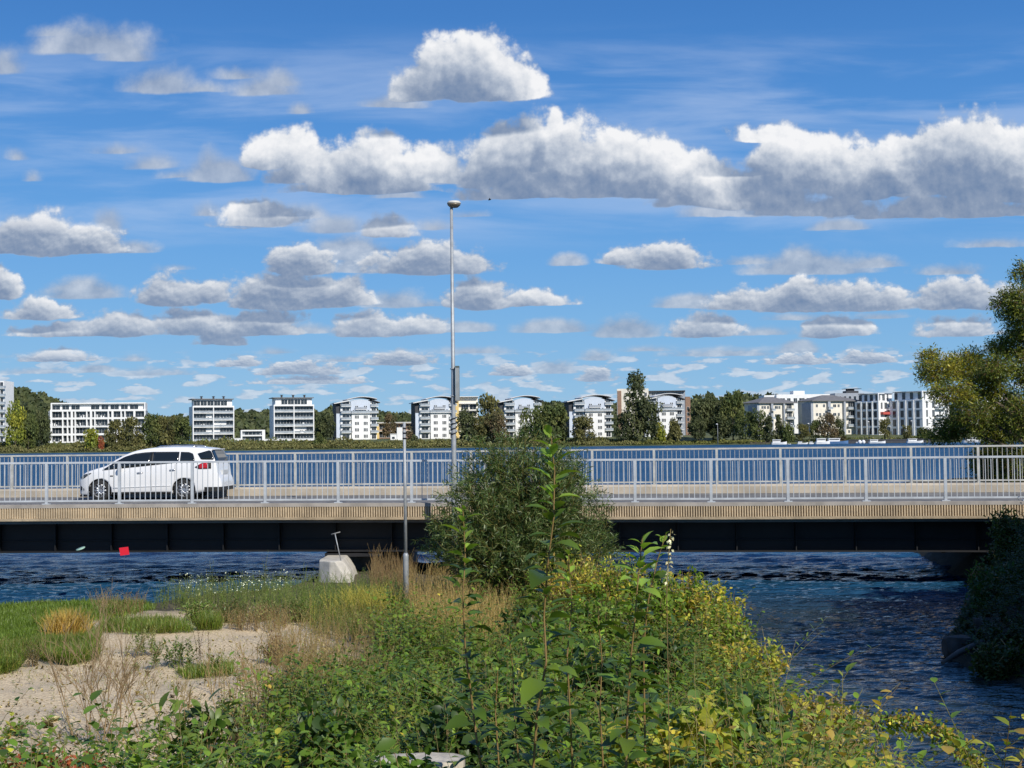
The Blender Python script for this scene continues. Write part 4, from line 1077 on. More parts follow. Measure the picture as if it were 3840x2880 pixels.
def modern():
    Y = 720; root, z0 = place(2915, Y, 'long white flat roofed building rising behind the hipped roofs', 6)
    W = 222/F*Y; H = height(3020, 1478, Y, z0)
    MB().box(0, W, 0, 12, -1, H).box(-6, -.001, 2, 12, -1, H-.3).build('wall', M['render'], root)
    for k in range(8): win(root, 3+k*3.5, H-4.2, 1.8 if k % 3 else 2.8, 2.2, 0)
    MB().box(10, 16, 3, 9, H+.001, H+1.9).build('roof_hut', M['roofwhite'], root)
    Y = 715; root, z0 = place(3135, Y, 'grey flat roofed building with cluttered roof terrace behind the second hipped roof', 4)
    W = 112/F*Y; H = height(3180, 1474, Y, z0)
    MB().box(0, W, 0, 12, -1, H).build('wall', M['grey_clad'], root)
    for k in range(5): win(root, 2.6+k*2.6, H-3.4, 1.3, 1.8, 0, panes=1)
    MB().box(6.5, 13, 2, 8, H+.001, H+1.2).box(7.5, 11, 2.5, 6, H+1.201, H+2.2).box(6.0, 14.5, 1.5, 8, H+2.201, H+2.4).build('roof_terrace', M['charcoal'], root)
    for (px0, pxs, px1, pyt, Yb, lab, seed, red) in (
        (3226, 3297, 3376, 1474, 660, 'white stepped modern building with a red awning on a middle floor', 5, True),
        (3364, 3462, 3592, 1465, 648, 'white modern building with large dark glazing, partly behind the big tree', 6, False),
        (3610, 3700, 3860, 1470, 660, 'white modern building seen only through gaps of the big tree', 7, False)):
        root, z0 = place(pxs, Yb, lab, 38, 'apartment_building', 'white modern buildings at the harbour'); r = random.Random(seed)
        ya = math.radians(38); Wf = (px1-pxs)/F*Yb/math.cos(ya)*1.02; Ds = (pxs-px0)/F*Yb/math.sin(ya)*.93; H = height(pxs, pyt, Yb, z0)
        n = 5; fl = H/n
        MB().box(0, Wf, 0, Ds, -1, H-fl).build('wall', M['render'], root)
        MB().box(1.5, Wf-1, 1.2, Ds-2, H-fl+.001, H-.3).box(.2, Wf*.4, .3, Ds*.5, H-.299, H).box(0, .6, 0, .6, H-fl+.001, H-.301).build('penthouse', M['render'], root)
        MB().box(1, Wf-.6, .8, Ds-1, H-.298, H-.05).build('roof', M['charcoal'], root)
        for i in range(n):
            z = i*fl
            y0 = 0 if i < n-1 else 1.2
            for k in range(4):
                u = Wf*(.12+.24*k)
                if r.random() < .85: win(root, u+.8, z+.5, 1.9 if k % 2 else 1.2, fl-1.0, y0)
            if 0 < i < n-1:
                balcony(root, Wf*.62, z+.1, Wf*.34, 1.7, -.001)
            # shaded side face: windows and slab lines
            for k in range(4):
                y = Ds*(.14+.24*k); x0 = 0 if i < n-1 else 1.5
                w = MB(); w.box(x0-.04, x0-.001, y-.9, y+.9, z+.4, z+fl-.6); w.build('window', M['glass'], root)
            if i < n-1: MB().box(-.12, -.002, 0, Ds, (i+1)*fl-.3, (i+1)*fl-.1).build('string_course', M['roofwhite'], root)
        for k in range(3):
            MB().box(-.5, -.121, Ds*(.26+.24*k)-.2, Ds*(.26+.24*k)+.2, 0, H-fl).build('pilaster', M['render'], root)
        if red: MB().box(Wf*.10, Wf*.62, -1.7, -.002, fl*2.45, fl*2.75).build('awning', M['awning_red'], root)
modern()

# ------------------------------------------------------------------ harbour
def boat(px0, px1, py, d, label, seed, cabin=.5, hull='render', tall=1.0, deck='render'):
    r = random.Random(seed); pc = (px0+px1)/2; Y = float(far_shore(at(pc, 1660, 600).x)) - d
    L = (px1-px0)/F*Y; X = at(pc, 1660, Y).x
    root = empty('motor_boat', (X, Y, 0), math.radians(r.uniform(-8, 8)), label, 'boat', 'boats moored in the harbour')
    hh = .19*min(L, 5)*tall/1.6
    secs = []
    for (u, w, z, k) in ((-.5, .8, 0, 0), (-.46, 1.0, 0, .02), (-.1, 1.1, 0, .0), (.25, .95, .04, .05), (.42, .5, .12, .12), (.5, .06, .25, .2)):
        x = u*L; B = L*.17*w
        secs.append([(x, -B, hh*(1+k)+z), (x, -B*.75, -.1), (x, B*.75, -.1), (x, B, hh*(1+k)+z)])
    MB().sweep(secs).build('hull', M[hull], root)
    MB().box(-.42*L, -.42*L+cabin*L, -.12*L, .12*L, hh*.95, hh+.75*tall*min(1, L/5)).build('cabin', M[deck], root)
    MB().box(-.40*L, -.45*L+cabin*L, -.121*L-.02, .121*L+.02, hh+.35*tall*min(1, L/5), hh+.6*tall*min(1, L/5)).build('cabin_window', M['glass'], root)
    MB().box(-.44*L, -.38*L+cabin*L, -.13*L, .13*L, hh+.751*tall*min(1, L/5), hh+.82*tall*min(1, L/5)).build('cabin_roof', M[deck], root)
    return root
M['boat_blue'] = mat('blue_cover', (.10, .20, .38), .6)
for a in [
 (2893, 2950, 0, 6, 'white and blue cabin boat, leftmost of the moored boats', 1, .5, 'render', 1.5),
 (2952, 2966, 0, 5, 'tiny white dinghy beside the leftmost cabin boat', 2, .3, 'render', .6),
 (2990, 3030, 0, 5, 'low open white boat under the second harbour lamp', 3, .35, 'render', .9),
 (3034, 3056, 0, 6, 'small white cabin boat left of the two cruisers', 4, .5, 'render', 1.5),
 (3058, 3112, 0, 7, 'white cruiser with dark windows beside the big cruiser', 5, .6, 'render', 1.7),
 (3098, 3182, 0, 5, 'biggest blue and white motor cruiser in the harbour', 6, .5, 'boat_blue', 1.7),
 (3208, 3230, 0, 4, 'boat with blue cover beside the white buoys', 7, .5, 'boat_blue', 1.0),
 (3258, 3320, 0, 6, 'white boat with dark canopy right of the white buoys', 8, .45, 'render', 1.2),
 (3400, 3462, 0, 8, 'white and pink launch at the right end of the dark quay', 9, .5, 'render', 1.3),
 (3610, 3690, 0, 10, 'white boat glimpsed under the branches of the big tree', 10, .5, 'render', 1.4),
]: boat(*a)
for px in (3224, 3238):
    Y = 590; p = at(px, 1655, Y); o = MB().lathe([(.05, -.3), (.5, -.1), (.8, .4), (.8, .9), (.45, 1.4), (.05, 1.55)], 14).build('mooring_buoy', M['render'], None, (p.x, Y, 0)); tag(o, 'round white mooring buoy, one of a touching pair in the harbour', 'buoy', 'pair of white buoys')
_a = at(3180, 1660, 597); _b = at(3490, 1660, 597)
_o = MB().box(0, _b.x-_a.x, 0, 3, -.5, 1.7).box(0, _b.x-_a.x, -.15, -.002, 1.3, 1.72).build('quay_wall', M['charcoal'], None, (_a.x, 596, 0)); tag(_o, 'long dark quay wall behind the boats on the right', 'quay')
_a = at(2800, 1660, 603); _b = at(2895, 1660, 603)
_o = MB().box(0, _b.x-_a.x, 0, 2.4, .5, .9)
for k in range(6): _o.tube([(k*2.1+.3, .2, -.5), (k*2.1+.3, .2, 1.6)], .12, 6)
tag(_o.build('jetty', M['far_bark'], None, (_a.x, 594, 0)), 'grey wooden jetty at the left end of the harbour', 'jetty')
for (px, pyt, lab) in ((2972, 1590, 'slim white harbour lamp above the leftmost cabin boat'), (3034, 1590, 'slim white harbour lamp above the small cabin boat'), (3259, 1583, 'slim white harbour lamp before the red awning building'), (3421, 1580, 'slim white harbour lamp before the dark glazed building'), (2691, 1592, 'thin pale lamp against the dark wood left of the harbour')):
    Y = 612; p = at(px, pyt, Y); z0 = float(far_z(np.array([p.x]), np.array([Y]))[0]); h = p.z-z0
    r = empty('harbour_lamp', (p.x, Y, z0), label=lab, cat='street lamp', group='lamps along the harbour')
    MB().tube([(0, 0, 0), (0, 0, h-.1)], [.13, .08], 6).build('pole', M['galv'], r); MB().lathe([(.1, h-.1), (.5, h+.05), (.5, h+.2), (.2, h+.4)], 10, (-.35, 0, 0)).build('lamp_head', M['roofwhite'], r)
# ------------------------------------------------------------------ white people carrier on the bridge
def make_car():
    paint = mat('white_car_paint', (.80, .80, .79), .28, spec=.5, coat=.6)
    glass = mat('tinted_glass', (.012, .016, .018), .04, spec=.7)
    black = mat('black_plastic', (.015, .015, .015), .6)
    tyre = mat('tyre_rubber', (.018, .018, .018), .85); alloy = mat('alloy_rim', (.55, .56, .58), .3, .8)
    red = mat('red_tail_lamp', (.45, .012, .02), .15); chrome = mat('chrome_strip', (.6, .6, .62), .2, 1.0)
    lampg = mat('headlamp_glass', (.05, .055, .06), .08, spec=.8)
    S = .002573
    def q(zx, zy): return ((zx-160)*S, (823-zy)*S)
    prof = [(160, 660), (163, 600), (172, 560), (200, 520), (230, 495), (265, 474), (330, 450), (400, 430), (470, 412), (530, 392), (590, 355), (640, 320), (710, 283), (780, 250), (840, 227), (900, 210), (1000, 193), (1100, 182), (1220, 175), (1350, 172), (1500, 174), (1620, 179), (1720, 187), (1800, 197), (1822, 206), (1840, 240), (1862, 285), (1882, 325), (1896, 370), (1908, 420), (1914, 470), (1922, 520), (1945, 560), (1958, 600), (1962, 660)]
    prof = [q(*p) for p in prof]; px = np.array([p[0] for p in prof]); pz = np.array([p[1] for p in prof])
    zt = lambda x: float(np.interp(x, px, pz))
    wx = np.array([0, .03, .12, .3, .6, 1.0, 1.5, 3.6, 4.1, 4.35, 4.5, 4.6, 4.64]); wy = np.array([.58, .66, .75, .83, .885, .905, .92, .92, .90, .87, .83, .77, .70])
    hw = lambda x: float(np.interp(x, wx, wy))
    belt = lambda x: float(np.interp(x, [0, .8, 1.2, 2.5, 3.9, 4.64], [.9, 1.0, 1.02, 1.10, 1.20, 1.22]))
    def ys(x, z):
        w = hw(x); b = belt(x)
        if z < .40: w -= .045*((.40-z)/.2)**1.3
        if .40 <= z < b: w += .012*math.sin((z-.40)/(b-.40)*math.pi) - .015*max(0, (z-b+.12)/.12)
        if z >= b: t = (z-b)/.5; w -= .015 + .20*t**1.15
        return w
    zl = lambda x: float(np.interp(x, [0, .1, .35, .5, 1.1, 3.1, 3.9, 4.3, 4.64], [.22, .19, .17, .19, .20, .20, .22, .30, .38]))
    st = sorted(set([round(v, 3) for v in list(px) + list(np.linspace(0.0, 4.63, 60))]))
    secs = []
    for x in st:
        a, b = zl(x), zt(x); top = max(b-.05, a+.05); half = []
        for k in range(15):
            z = a+(top-a)*k/14; half.append((ys(x, z), z))
        w = half[-1][0]
        half += [(w*.965, b-.018), (w*.90, b-.002), (w*.6, b+.012), (w*.3, b+.02), (0, b+.022)]
        sec = [(x, -y, z) for y, z in half] + [(x, y, z) for y, z in half[-2::-1]]
        secs.append(sec)
    mb = MB(); mb.sweep(secs, sm=True)
    root = empty('car', (0, 0, 0), label='white people carrier driving left across the bridge behind the near railing', cat='car')
    body = mb.build('body', paint, root)
    WF, WR, WZ = (.759, 3.46, .325)
    cut = MB()
    for wxc in (WF, WR): cut.lathe([(.372, -1.2), (.372, -.62)], 40, (wxc, 0, WZ), axis='y', sm=False); cut.lathe([(.372, .62), (.372, 1.2)], 40, (wxc, 0, WZ), axis='y', sm=False)
    cm = cut.data('cut', None); bm = bmesh.new(); bm.from_mesh(cm); bmesh.ops.recalc_face_normals(bm, faces=bm.faces); bm.to_mesh(cm); bm.free()
    co = put('cut', cm)
    md = body.modifiers.new('b', 'BOOLEAN'); md.object = co; md.operation = 'DIFFERENCE'; md.solver = 'EXACT'
    dg = bpy.context.evaluated_depsgraph_get(); nm = bpy.data.meshes.new_from_object(body.evaluated_get(dg))
    body.modifiers.clear(); body.data = nm; bpy.data.objects.remove(co)
    body.data.materials.clear(); body.data.materials.append(paint)
    def strip(name, xs, lo, hi, m, off=.006, side=-1, n=4, parent=None, th=.012):
        mb = MB(); r = []
        for x in xs:
            a, b = lo(x), hi(x)
            r.append([(x, side*(ys(x, a+(b-a)*k/n)+off), a+(b-a)*k/n) for k in range(n+1)])
        for i in range(len(xs)-1):
            for k in range(n):
                b0 = len(mb.V); mb.V += [r[i][k], r[i+1][k], r[i+1][k+1], r[i][k+1]]; mb.face([b0, b0+1, b0+2, b0+3], True)
        me = bpy.data.meshes.new(name); me.from_pydata(mb.V, [], mb.Fc); me.polygons.foreach_set('use_smooth', mb.S); me.materials.append(m)
        bm = bmesh.new(); bm.from_mesh(me); bmesh.ops.remove_doubles(bm, verts=bm.verts, dist=1e-4); bmesh.ops.recalc_face_normals(bm, faces=bm.faces); bm.to_mesh(me); bm.free()
        o = put(name, me, parent or root); sm = o.modifiers.new('t', 'SOLIDIFY'); sm.thickness = th; sm.offset = 0; return o
    X = lambda z: (z-160)*S
    Zz = lambda z: (823-z)*S
    wb = lambda x: float(np.interp(x, [X(480), X(630), X(1000), X(1300), X(1640)], [Zz(452), Zz(437), Zz(405), Zz(375), Zz(345)]))
    wt = lambda x: float(np.interp(x, [X(480), X(560), X(640), X(760), X(880), X(1000), X(1100), X(1400), X(1560), X(1615), X(1640)], [Zz(450), Zz(402), Zz(350), Zz(285), Zz(250), Zz(236), Zz(231), Zz(232), Zz(238), Zz(258), Zz(330)]))
    for side in (-1, 1):
        for (a, b) in ((490, 622), (645, 1086), (1118, 1440), (1458, 1638)):
            strip('side_window', np.linspace(X(a), X(b), 14), wb, wt, glass, .008, side)
        for (a, b) in ((622, 645), (1086, 1118)):
            strip('pillar_trim', np.linspace(X(a), X(b), 3), wb, wt, black, .005, side)
        # door seams
        for (a, z0, z1) in ((632, .30, 1.0), (1102, .30, 1.10), (1400, .62, 1.14)):
            strip('door_seam', [X(a)-.004, X(a)+.004], lambda x: z0, lambda x: z1, black, .0035, side, 8, th=.004)
        strip('sill_trim', np.linspace(1.15, 3.08, 10), lambda x: zl(x)-.005, lambda x: zl(x)+.065, black, .004, side, 2)
        strip('door_crease', np.linspace(1.2, 3.05, 10), lambda x: .395+.03*(x-1.2), lambda x: .41+.03*(x-1.2), paint, .012, side, 1)
        for (a, z) in ((962, 486), (1368, 455)):
            mb = MB(); y = ys(X(a), Zz(z)); mb.tube([(X(a)-.09, side*(y+.005), Zz(z)), (X(a)-.06, side*(y+.04), Zz(z)+.004), (X(a)+.06, side*(y+.04), Zz(z)+.008), (X(a)+.09, side*(y+.005), Zz(z)+.006)], .014, 8)
            mb.build('door_handle', chrome, root)
        o = strip('tail_lamp', np.linspace(X(1648), X(1845), 10), lambda x: float(np.interp(x, [X(1648), X(1700), X(1845)], [Zz(424), Zz(445), Zz(440)])), lambda x: float(np.interp(x, [X(1648), X(1730), X(1845)], [Zz(420), Zz(372), Zz(368)])), black, .012, side)
        strip('red_lens', np.linspace(X(1695), X(1800), 6), lambda x: Zz(441), lambda x: float(np.interp(x, [X(1695), X(1750), X(1800)], [Zz(392), Zz(372), Zz(372)])), red, .022, side, parent=o)
        strip('headlight', np.linspace(X(205), X(345), 10), lambda x: float(np.interp(x, [X(205), X(235), X(345)], [Zz(545), Zz(552), Zz(486)])), lambda x: float(np.interp(x, [X(205), X(250), X(345)], [Zz(530), Zz(500), Zz(480)])), lampg, .012, side)
        strip('side_marker', [X(590), X(625)], lambda x: Zz(526), lambda x: Zz(514), black, .01, side, 1)
        strip('fog_lamp_recess', np.linspace(X(195), X(245), 4), lambda x: Zz(695), lambda x: float(np.interp(x, [X(195), X(245)], [Zz(640), Zz(675)])), black, .01, side, 2)
        mb = MB(); mb.lathe([(.01, -.05), (.075, -.03), (.10, .02), (.085, .07), (.02, .09)], 16, (0, 0, 0), axis='x')
        o = mb.build('wing_mirror', paint, root, (X(715), side*(ys(1.4, 1.0)+.13), Zz(428))); o.scale = (.8, 1, 1.0)
        MB().tube([(0, 0, 0), (0, -side*.12, -.02)], .025, 6).build('mirror_arm', black, root, (X(715), side*(ys(1.4, 1.0)+.10), Zz(436)))
        mb = MB(); mb.tube([(X(1130), side*.60, zt(X(1130))+.0), (X(1180), side*.61, zt(X(1180))+.045), (X(1400), side*.61, zt(X(1400))+.055), (X(1580), side*.60, zt(X(1580))+.045), (X(1640), side*.59, zt(X(1640)))], .016, 8); mb.build('roof_rail', chrome, root)
    # rear bumper, plate, windscreens
    mb = MB(); secs = []
    for x in (4.12, 4.3, 4.5, 4.6, 4.655): secs.append([(x, -hw(min(x, 4.6))+.01, .25+.06*(x-4.1)), (x, -hw(min(x, 4.6))-.004, .40), (x, hw(min(x, 4.6))+.004, .40), (x, hw(min(x, 4.6))-.01, .25+.06*(x-4.1))])
    mb.sweep(secs); mb.build('rear_bumper_skirt', black, root)
    mb = MB(); mb.box(.05, .6, -.70, .70, .125, .19); mb.build('front_spoiler', black, root)
    mb = MB(); mb.box(-.012, .05, -.42, .42, .34, .60); mb.build('grille', black, root)
    def top_patch(name, xa, xb, wa, wb_, m):
        mb = MB(); n = 8
        for i in range(n):
            x0, x1 = xa+(xb-xa)*i/n, xa+(xb-xa)*(i+1)/n; w0, w1 = wa+(wb_-wa)*i/n, wa+(wb_-wa)*(i+1)/n
            d = .02
            for (sa, sb) in ((-1, -.5), (-.5, 0), (0, .5), (.5, 1)):
                zz = lambda x, s: zt(x)+.030-.022*abs(s)
                mb.hexa([(x0, w0*sa, zz(x0, sa)-d), (x0, w0*sb, zz(x0, sb)-d), (x1, w1*sb, zz(x1, sb)-d), (x1, w1*sa, zz(x1, sa)-d), (x0, w0*sa, zz(x0, sa)), (x0, w0*sb, zz(x0, sb)), (x1, w1*sb, zz(x1, sb)), (x1, w1*sa, zz(x1, sa))])
        mb.build(name, m, root)
    top_patch('windscreen', X(545), X(850), .70, .58, glass)
    mb = MB(); secs = []
    for (zx, zy) in ((1838, 222), (1860, 270), (1880, 310), (1896, 350)):
        x, z = q(zx, zy); w = ys(min(x, 4.5), z)-.03; secs.append([(x+.03, -w*.7, z), (x+.012, -w, z), (x-.05, -w-.012, z), (x-.05, w+.012, z), (x+.012, w, z), (x+.03, w*.7, z)])
    mb.sweep(secs); mb.build('rear_window', glass, root)
    # rear quarter glass wrap seen from the side
    for side in (-1, 1):
        strip('rear_window_wrap', np.linspace(X(1672), X(1872), 10), lambda x: float(np.interp(x, [X(1672), X(1720), X(1872)], [Zz(262), Zz(330), Zz(333)])), lambda x: float(np.interp(x, [X(1672), X(1820), X(1850), X(1872)], [Zz(256), Zz(214), Zz(262), Zz(318)])), glass, .010, side)
    mb = MB(); mb.box(4.525, 4.56, -.30, .30, .78, .92); mb.build('number_plate', mat('plate_recess', (.55, .56, .55), .5), root)
    mb = MB(); mb.box(4.15, 4.38, -.62, .62, 1.575, 1.60); mb.build('roof_spoiler', paint, root)
    # wheels
    for wxc in (WF, WR):
        for side in (-1, 1):
            t = MB(); t.lathe([(.225, -.10), (.31, -.10), (.325, -.07), (.325, .07), (.31, .10), (.225, .10)], 40, axis='y', cap=False)
            w = t.build('wheel', tyre, root, (wxc, side*.80, WZ))
            r = MB(); r.lathe([(.235, -.085), (.235, -.06), (.21, -.055), (.21, .06)], 36, axis='y', cap=False)
            r.lathe([(.045, -.085), (.05, -.06), (.05, 0)], 16, axis='y')
            for k in range(10):
                a = 2*math.pi*k/10
                for da in (-.09, .09):
                    c0, s0 = math.cos(a), math.sin(a); c1, s1 = math.cos(a+da), math.sin(a+da)
                    r.tube([(c0*.03, -.065, s0*.03), (c1*.12, -.072, s1*.12), (c1*.225, -.07, s1*.225)], [.017, .013, .011], 5)
            o = r.build('rim', alloy, w)
            if side > 0: o.rotation_euler = (0, 0, math.pi)
            b = MB(); b.lathe([(.16, -.01), (.16, .01)], 24, (0, 0, 0), axis='y'); b.build('brake_disc', mat('brake', (.2, .2, .2), .4, .8) if 'brake' not in bpy.data.materials else bpy.data.materials['brake'], w)
            MB().lathe([(.368, -.62*side), (.368, -.30*side)], 30, (wxc, 0, WZ), axis='y').V
    for wxc in (WF, WR):
        for side in (-1, 1):
            b = MB(); n = 20
            for k in range(n):
                a0, a1 = math.pi*(-.15+1.3*k/n), math.pi*(-.15+1.3*(k+1)/n)
                y0, y1 = side*.60, side*.90
                b0 = len(b.V); r_ = .376
                b.V += [(wxc+r_*math.cos(a0), y0, WZ+r_*math.sin(a0)), (wxc+r_*math.cos(a1), y0, WZ+r_*math.sin(a1)), (wxc+r_*math.cos(a1), y1*.985, WZ+r_*math.sin(a1)), (wxc+r_*math.cos(a0), y1*.985, WZ+r_*math.sin(a0))]
                b.face([b0, b0+1, b0+2, b0+3], True)
            o = b.build('wheel_arch_liner', black, root); o.modifiers.new('t', 'SOLIDIFY').thickness = .006
    p = at(300, 1700, 42.25)
    zr = 2.062
    root.scale = (.96, .96, .96); root.location = (p.x-.08, 42.25+.9, zr); root.rotation_euler = (0, 0, -.055)
make_car()

# ------------------------------------------------------------------ posts, signs, pier nose
def tall_lamp():
    Y = 34.6; b = at(1706, 2100, Y); t = at(1691, 775, Y); x0 = b.x; z0 = .3
    root = empty('street_lamp', (x0, Y, z0), label='tall grey steel lamp post with bowl shaped head rising in front of the bridge', cat='street lamp')
    H = t.z-z0; dx = 0
    mb = MB(); mb.tube([(0, 0, 0), (0, 0, 1.6), (0, 0, 4.5), (0, 0, H)], [.078, .072, .052, .037], 16); mb.build('pole', M['galv'], root)
    head = MB(); head.lathe([(.02, -.02), (.10, -.02), (.155, .03), (.172, .07)], 24, (.065, 0, H)); h = head.build('lamp_head', mat('bronze_bowl', (.20, .17, .13), .4, .3), root)
    cap = MB(); cap.lathe([(.175, .071), (.172, .10), (.14, .135), (.06, .15), (.0, .152)], 24, (.065, 0, H)); cap.build('lamp_cap', mat('pale_lamp_cap', (.62, .60, .54), .5), h)
    zs = at(1700, 1380, Y).z-z0; ze = at(1700, 1503, Y).z-z0
    MB().box(.062, .155, -.16, .16, ze, zs).build('sign_box', mat('grey_sign_back', (.30, .32, .32), .5, .3, var=.15), root)
    MB().box(.060, .158, -.165, .165, zs+.001, zs+.045).build('sign_cap', mat('dark_cap', (.08, .10, .09), .5), root)
    for z in (zs-.02, ze+.12, ze-.55): MB().lathe([(.068, z-.012), (.076, z-.012), (.076, z+.012), (.068, z+.012)], 18, cap=False).build('band_clamp', M['galv'], root)
    # dark spiral tape
    mb = MB(); z1 = at(1700, 1640, Y).z-z0; z2 = at(1700, 1565, Y).z-z0; pts = []
    for k in range(100):
        u = k/99; a = u*2*math.pi*4; z = z1+(z2-z1)*u; pts.append((.074*math.cos(a), .074*math.sin(a), z))
    mb.tube(pts, .012, 5); mb.build('spiral_tape', M['dark'], root)
tall_lamp()
def thin_post():
    Y = 29.0; b = at(1523, 2232, Y); t = at(1513, 1584, Y)
    z0 = float(ground_z(b.x, Y)); root = empty('signal_post', (b.x, Y, z0), label='slim galvanised post with thicker lower sleeve standing in the weeds left of the willow', cat='post')
    zc = at(1520, 2082, Y).z-z0; H = t.z-z0
    MB().tube([(0, 0, -.2), (0, 0, zc-.03), (0, 0, zc), (0, 0, zc+.05)], [.060, .058, .058, .036], 18).build('sleeve', M['galv'], root)
    MB().tube([(0, 0, zc+.02), (-.008, 0, H)], [.035, .030], 14).build('pole', M['galv'], root)
    for k, z in enumerate((H-.12, H-.22, H-.33)): MB().lathe([(.037, z-.010), (.047, z-.010), (.047, z+.010), (.037, z+.010)], 14, cap=False).build('band_clamp', M['dark'], root)
thin_post()
M['rod_blue'] = mat('stained_rod', (.05, .08, .13), .6)
def signs():
    Y = 33.9; p = at(466, 2067, Y)
    r = empty('channel_marker', (p.x, Y, -.6), label='small bright red square plate on a thin rod in the water before the bridge', cat='marker', group='small markers in the water')
    h = p.z+.6
    MB().tube([(0, 0, 0), (0, 0, h-.10)], .0025, 6).build('rod', M['rod_blue'], r)
    o = MB().box(-.112, .112, -.012, .012, -.095, .095).build('plate', mat('red_plate', (.80, .02, .04), .5), r, (0, 0, h)); o.rotation_euler = (.1, -.12, -.1)
    p = at(302, 2057, Y)
    r = empty('channel_marker', (p.x, Y, -.6), label='small pale green disc tilted on a thin rod in the water before the bridge', cat='marker', group='small markers in the water')
    h = p.z+.6
    MB().tube([(0, 0, 0), (0, 0, h)], .0025, 6).build('rod', M['rod_blue'], r)
    o = MB().lathe([(.0, -.008), (.112, -.008), (.112, .008), (0, .008)], 24).build('disc', mat('green_disc', (.34, .52, .40), .5), r, (0, 0, h)); o.rotation_euler = (.24, -.26, 0)
signs()
def pier_nose():
    rows = []
    for (py, xr) in ((2104, 1291), (2125, 1306), (2150, 1321), (2180, 1331), (2215, 1340), (2250, 1348), (2330, 1362)):
        z = at(1260, py, 34.9).z
        L = at(1199-(py-2104)*.02, py, 35.5).x; Cc = at(1236, py, 34.85).x; R1 = at(xr-36, py, 34.8).x; R2 = at(xr-6, py, 35.2).x; R = at(xr, py, 35.7).x
        rows.append([(L, 35.5, z), (L+.03, 35.15, z), (Cc, 34.85, z), (R1, 34.80, z), (R2, 35.15, z), (R, 35.7, z), (R-.05, 36.8, z), (L+.02, 36.8, z)])
    rows = rows[::-1]
    r = empty('pier_cutwater', (rows[-1][2][0], 35.2, 0), label='pale concrete pier end with sloping right side standing in sunlight below the bridge', cat='pier')
    ox, oy = r.location.x, r.location.y
    mb = MB(); mb.sweep([[(a-ox, b-oy, c) for a, b, c in s] for s in rows]); o = mb.build('concrete_block', M['concrete_pale'], r); bevel(o, .03, 2, 25)
    a = at(1279, 2106, 35.1); b = at(1256, 2001, 35.1); c = at(1242, 2004, 35.1); d = at(1276, 1995, 35.1)
    e = empty('handled_rod', (a.x, 35.1, a.z), label='thin metal rod with a short crossbar leaning on the concrete pier end', cat='rod')
    A = e.location
    MB().tube([(0, 0, 0), tuple(b-A)], .013, 8).build('rod', M['galv'], e); MB().tube([tuple(c-A), tuple(d-A)], .013, 8).build('crossbar', mat('grey_bar', (.25, .25, .24), .6), e)
pier_nose()
def bird():
    p = at(1836, 749, 60)
    r = empty('bird', tuple(p), label='tiny dark bird flying under the big cloud, right of the lamp head', cat='bird')
    MB().tube([(-.06, 0, -.02), (-.03, 0, 0), (.03, 0, .01), (.07, 0, .02)], [.008, .03, .028, .006], 8).build('body', M['dark'], r)
    for s in (-1, 1):
        m = MB(); m.hexa([(-.02, 0, .0), (.03, 0, .0), (.02, s*.12, .05), (-.01, s*.12, .05), (-.02, 0, .008), (.03, 0, .008), (.02, s*.12, .056), (-.01, s*.12, .056)]); m.build('wing', M['dark'], r)
bird()
# ------------------------------------------------------------------ near vegetation
def leaves_hi(f, P, T, N, L, W, col, fold=.22, droop=.25, vary=.18):
    """broad leaf of eleven points with a midrib fold and a drooping tip"""
    P = np.asarray(P, float); k = len(P)
    T = T / (np.linalg.norm(T, axis=1, keepdims=True)+1e-9); S = np.cross(T, N); S /= (np.linalg.norm(S, axis=1, keepdims=True)+1e-9); N = np.cross(S, T)
    L = np.broadcast_to(L, (k,))[:, None]; W = np.broadcast_to(W, (k,))[:, None]
    vs = [P]
    for t, w in ((.22, .78), (.52, 1.0), (.80, .58)):
        c = P + T*L*t - N*L*droop*t*t
        vs += [c + S*W*w*.5 + N*W*fold*w*.5, c, c - S*W*w*.5 + N*W*fold*w*.5]
    vs.append(P + T*L - N*L*droop*1.15)
    V = np.stack(vs, 1).reshape(-1, 3); i = f.n + np.arange(k)[:, None]*11
    Q = np.concatenate([i+[0, 1, 2, 3], i+[1, 4, 5, 2], i+[2, 5, 6, 3], i+[4, 7, 8, 5], i+[5, 8, 9, 6], i+[7, 10, 9, 8]], 0)
    c = np.broadcast_to(col, (k, 3))*np.exp(f.rng.normal(0, vary, (k, 1)))
    f.V.append(V); f.Q.append(Q); f.C.append(np.repeat(np.clip(c, 0, 1), 11, 0)); f.n += k*11
def G(px, py):                  # ground point under a pixel, for arrays
    px = np.asarray(px, float); py = np.asarray(py, float)
    d0 = np.array([list(ray(a, b)) for a, b in zip(px.ravel(), py.ravel())])
    Y = np.full(len(d0), 18.0)
    for _ in range(30):
        z = ground_z(d0[:, 0]*Y, Y); Y = .5*Y + .5*np.clip((EYE-z)/np.maximum(-d0[:, 2], .02), 4, 41)
    return np.stack([d0[:, 0]*Y, Y, ground_z(d0[:, 0]*Y, Y)], -1)
def in_poly(rng, poly, n):
    poly = np.array(poly, float)*3840/2212; x0, y0 = poly.min(0); x1, y1 = poly.max(0); out = []
    while len(out) < n:
        q = rng.uniform((x0, y0), (x1, y1), (n*2, 2)); ins = np.zeros(len(q), bool); j = len(poly)-1
        for i in range(len(poly)):
            xi, yi = poly[i]; xj, yj = poly[j]
            c = ((yi > q[:, 1]) != (yj > q[:, 1])) & (q[:, 0] < (xj-xi)*(q[:, 1]-yi)/(yj-yi+1e-9)+xi); ins ^= c; j = i
        out += list(q[ins])
    q = np.array(out[:n]); return G(q[:, 0], q[:, 1])
def pick(rng, cols, n): return np.asarray(cols)[rng.integers(0, len(cols), n)]
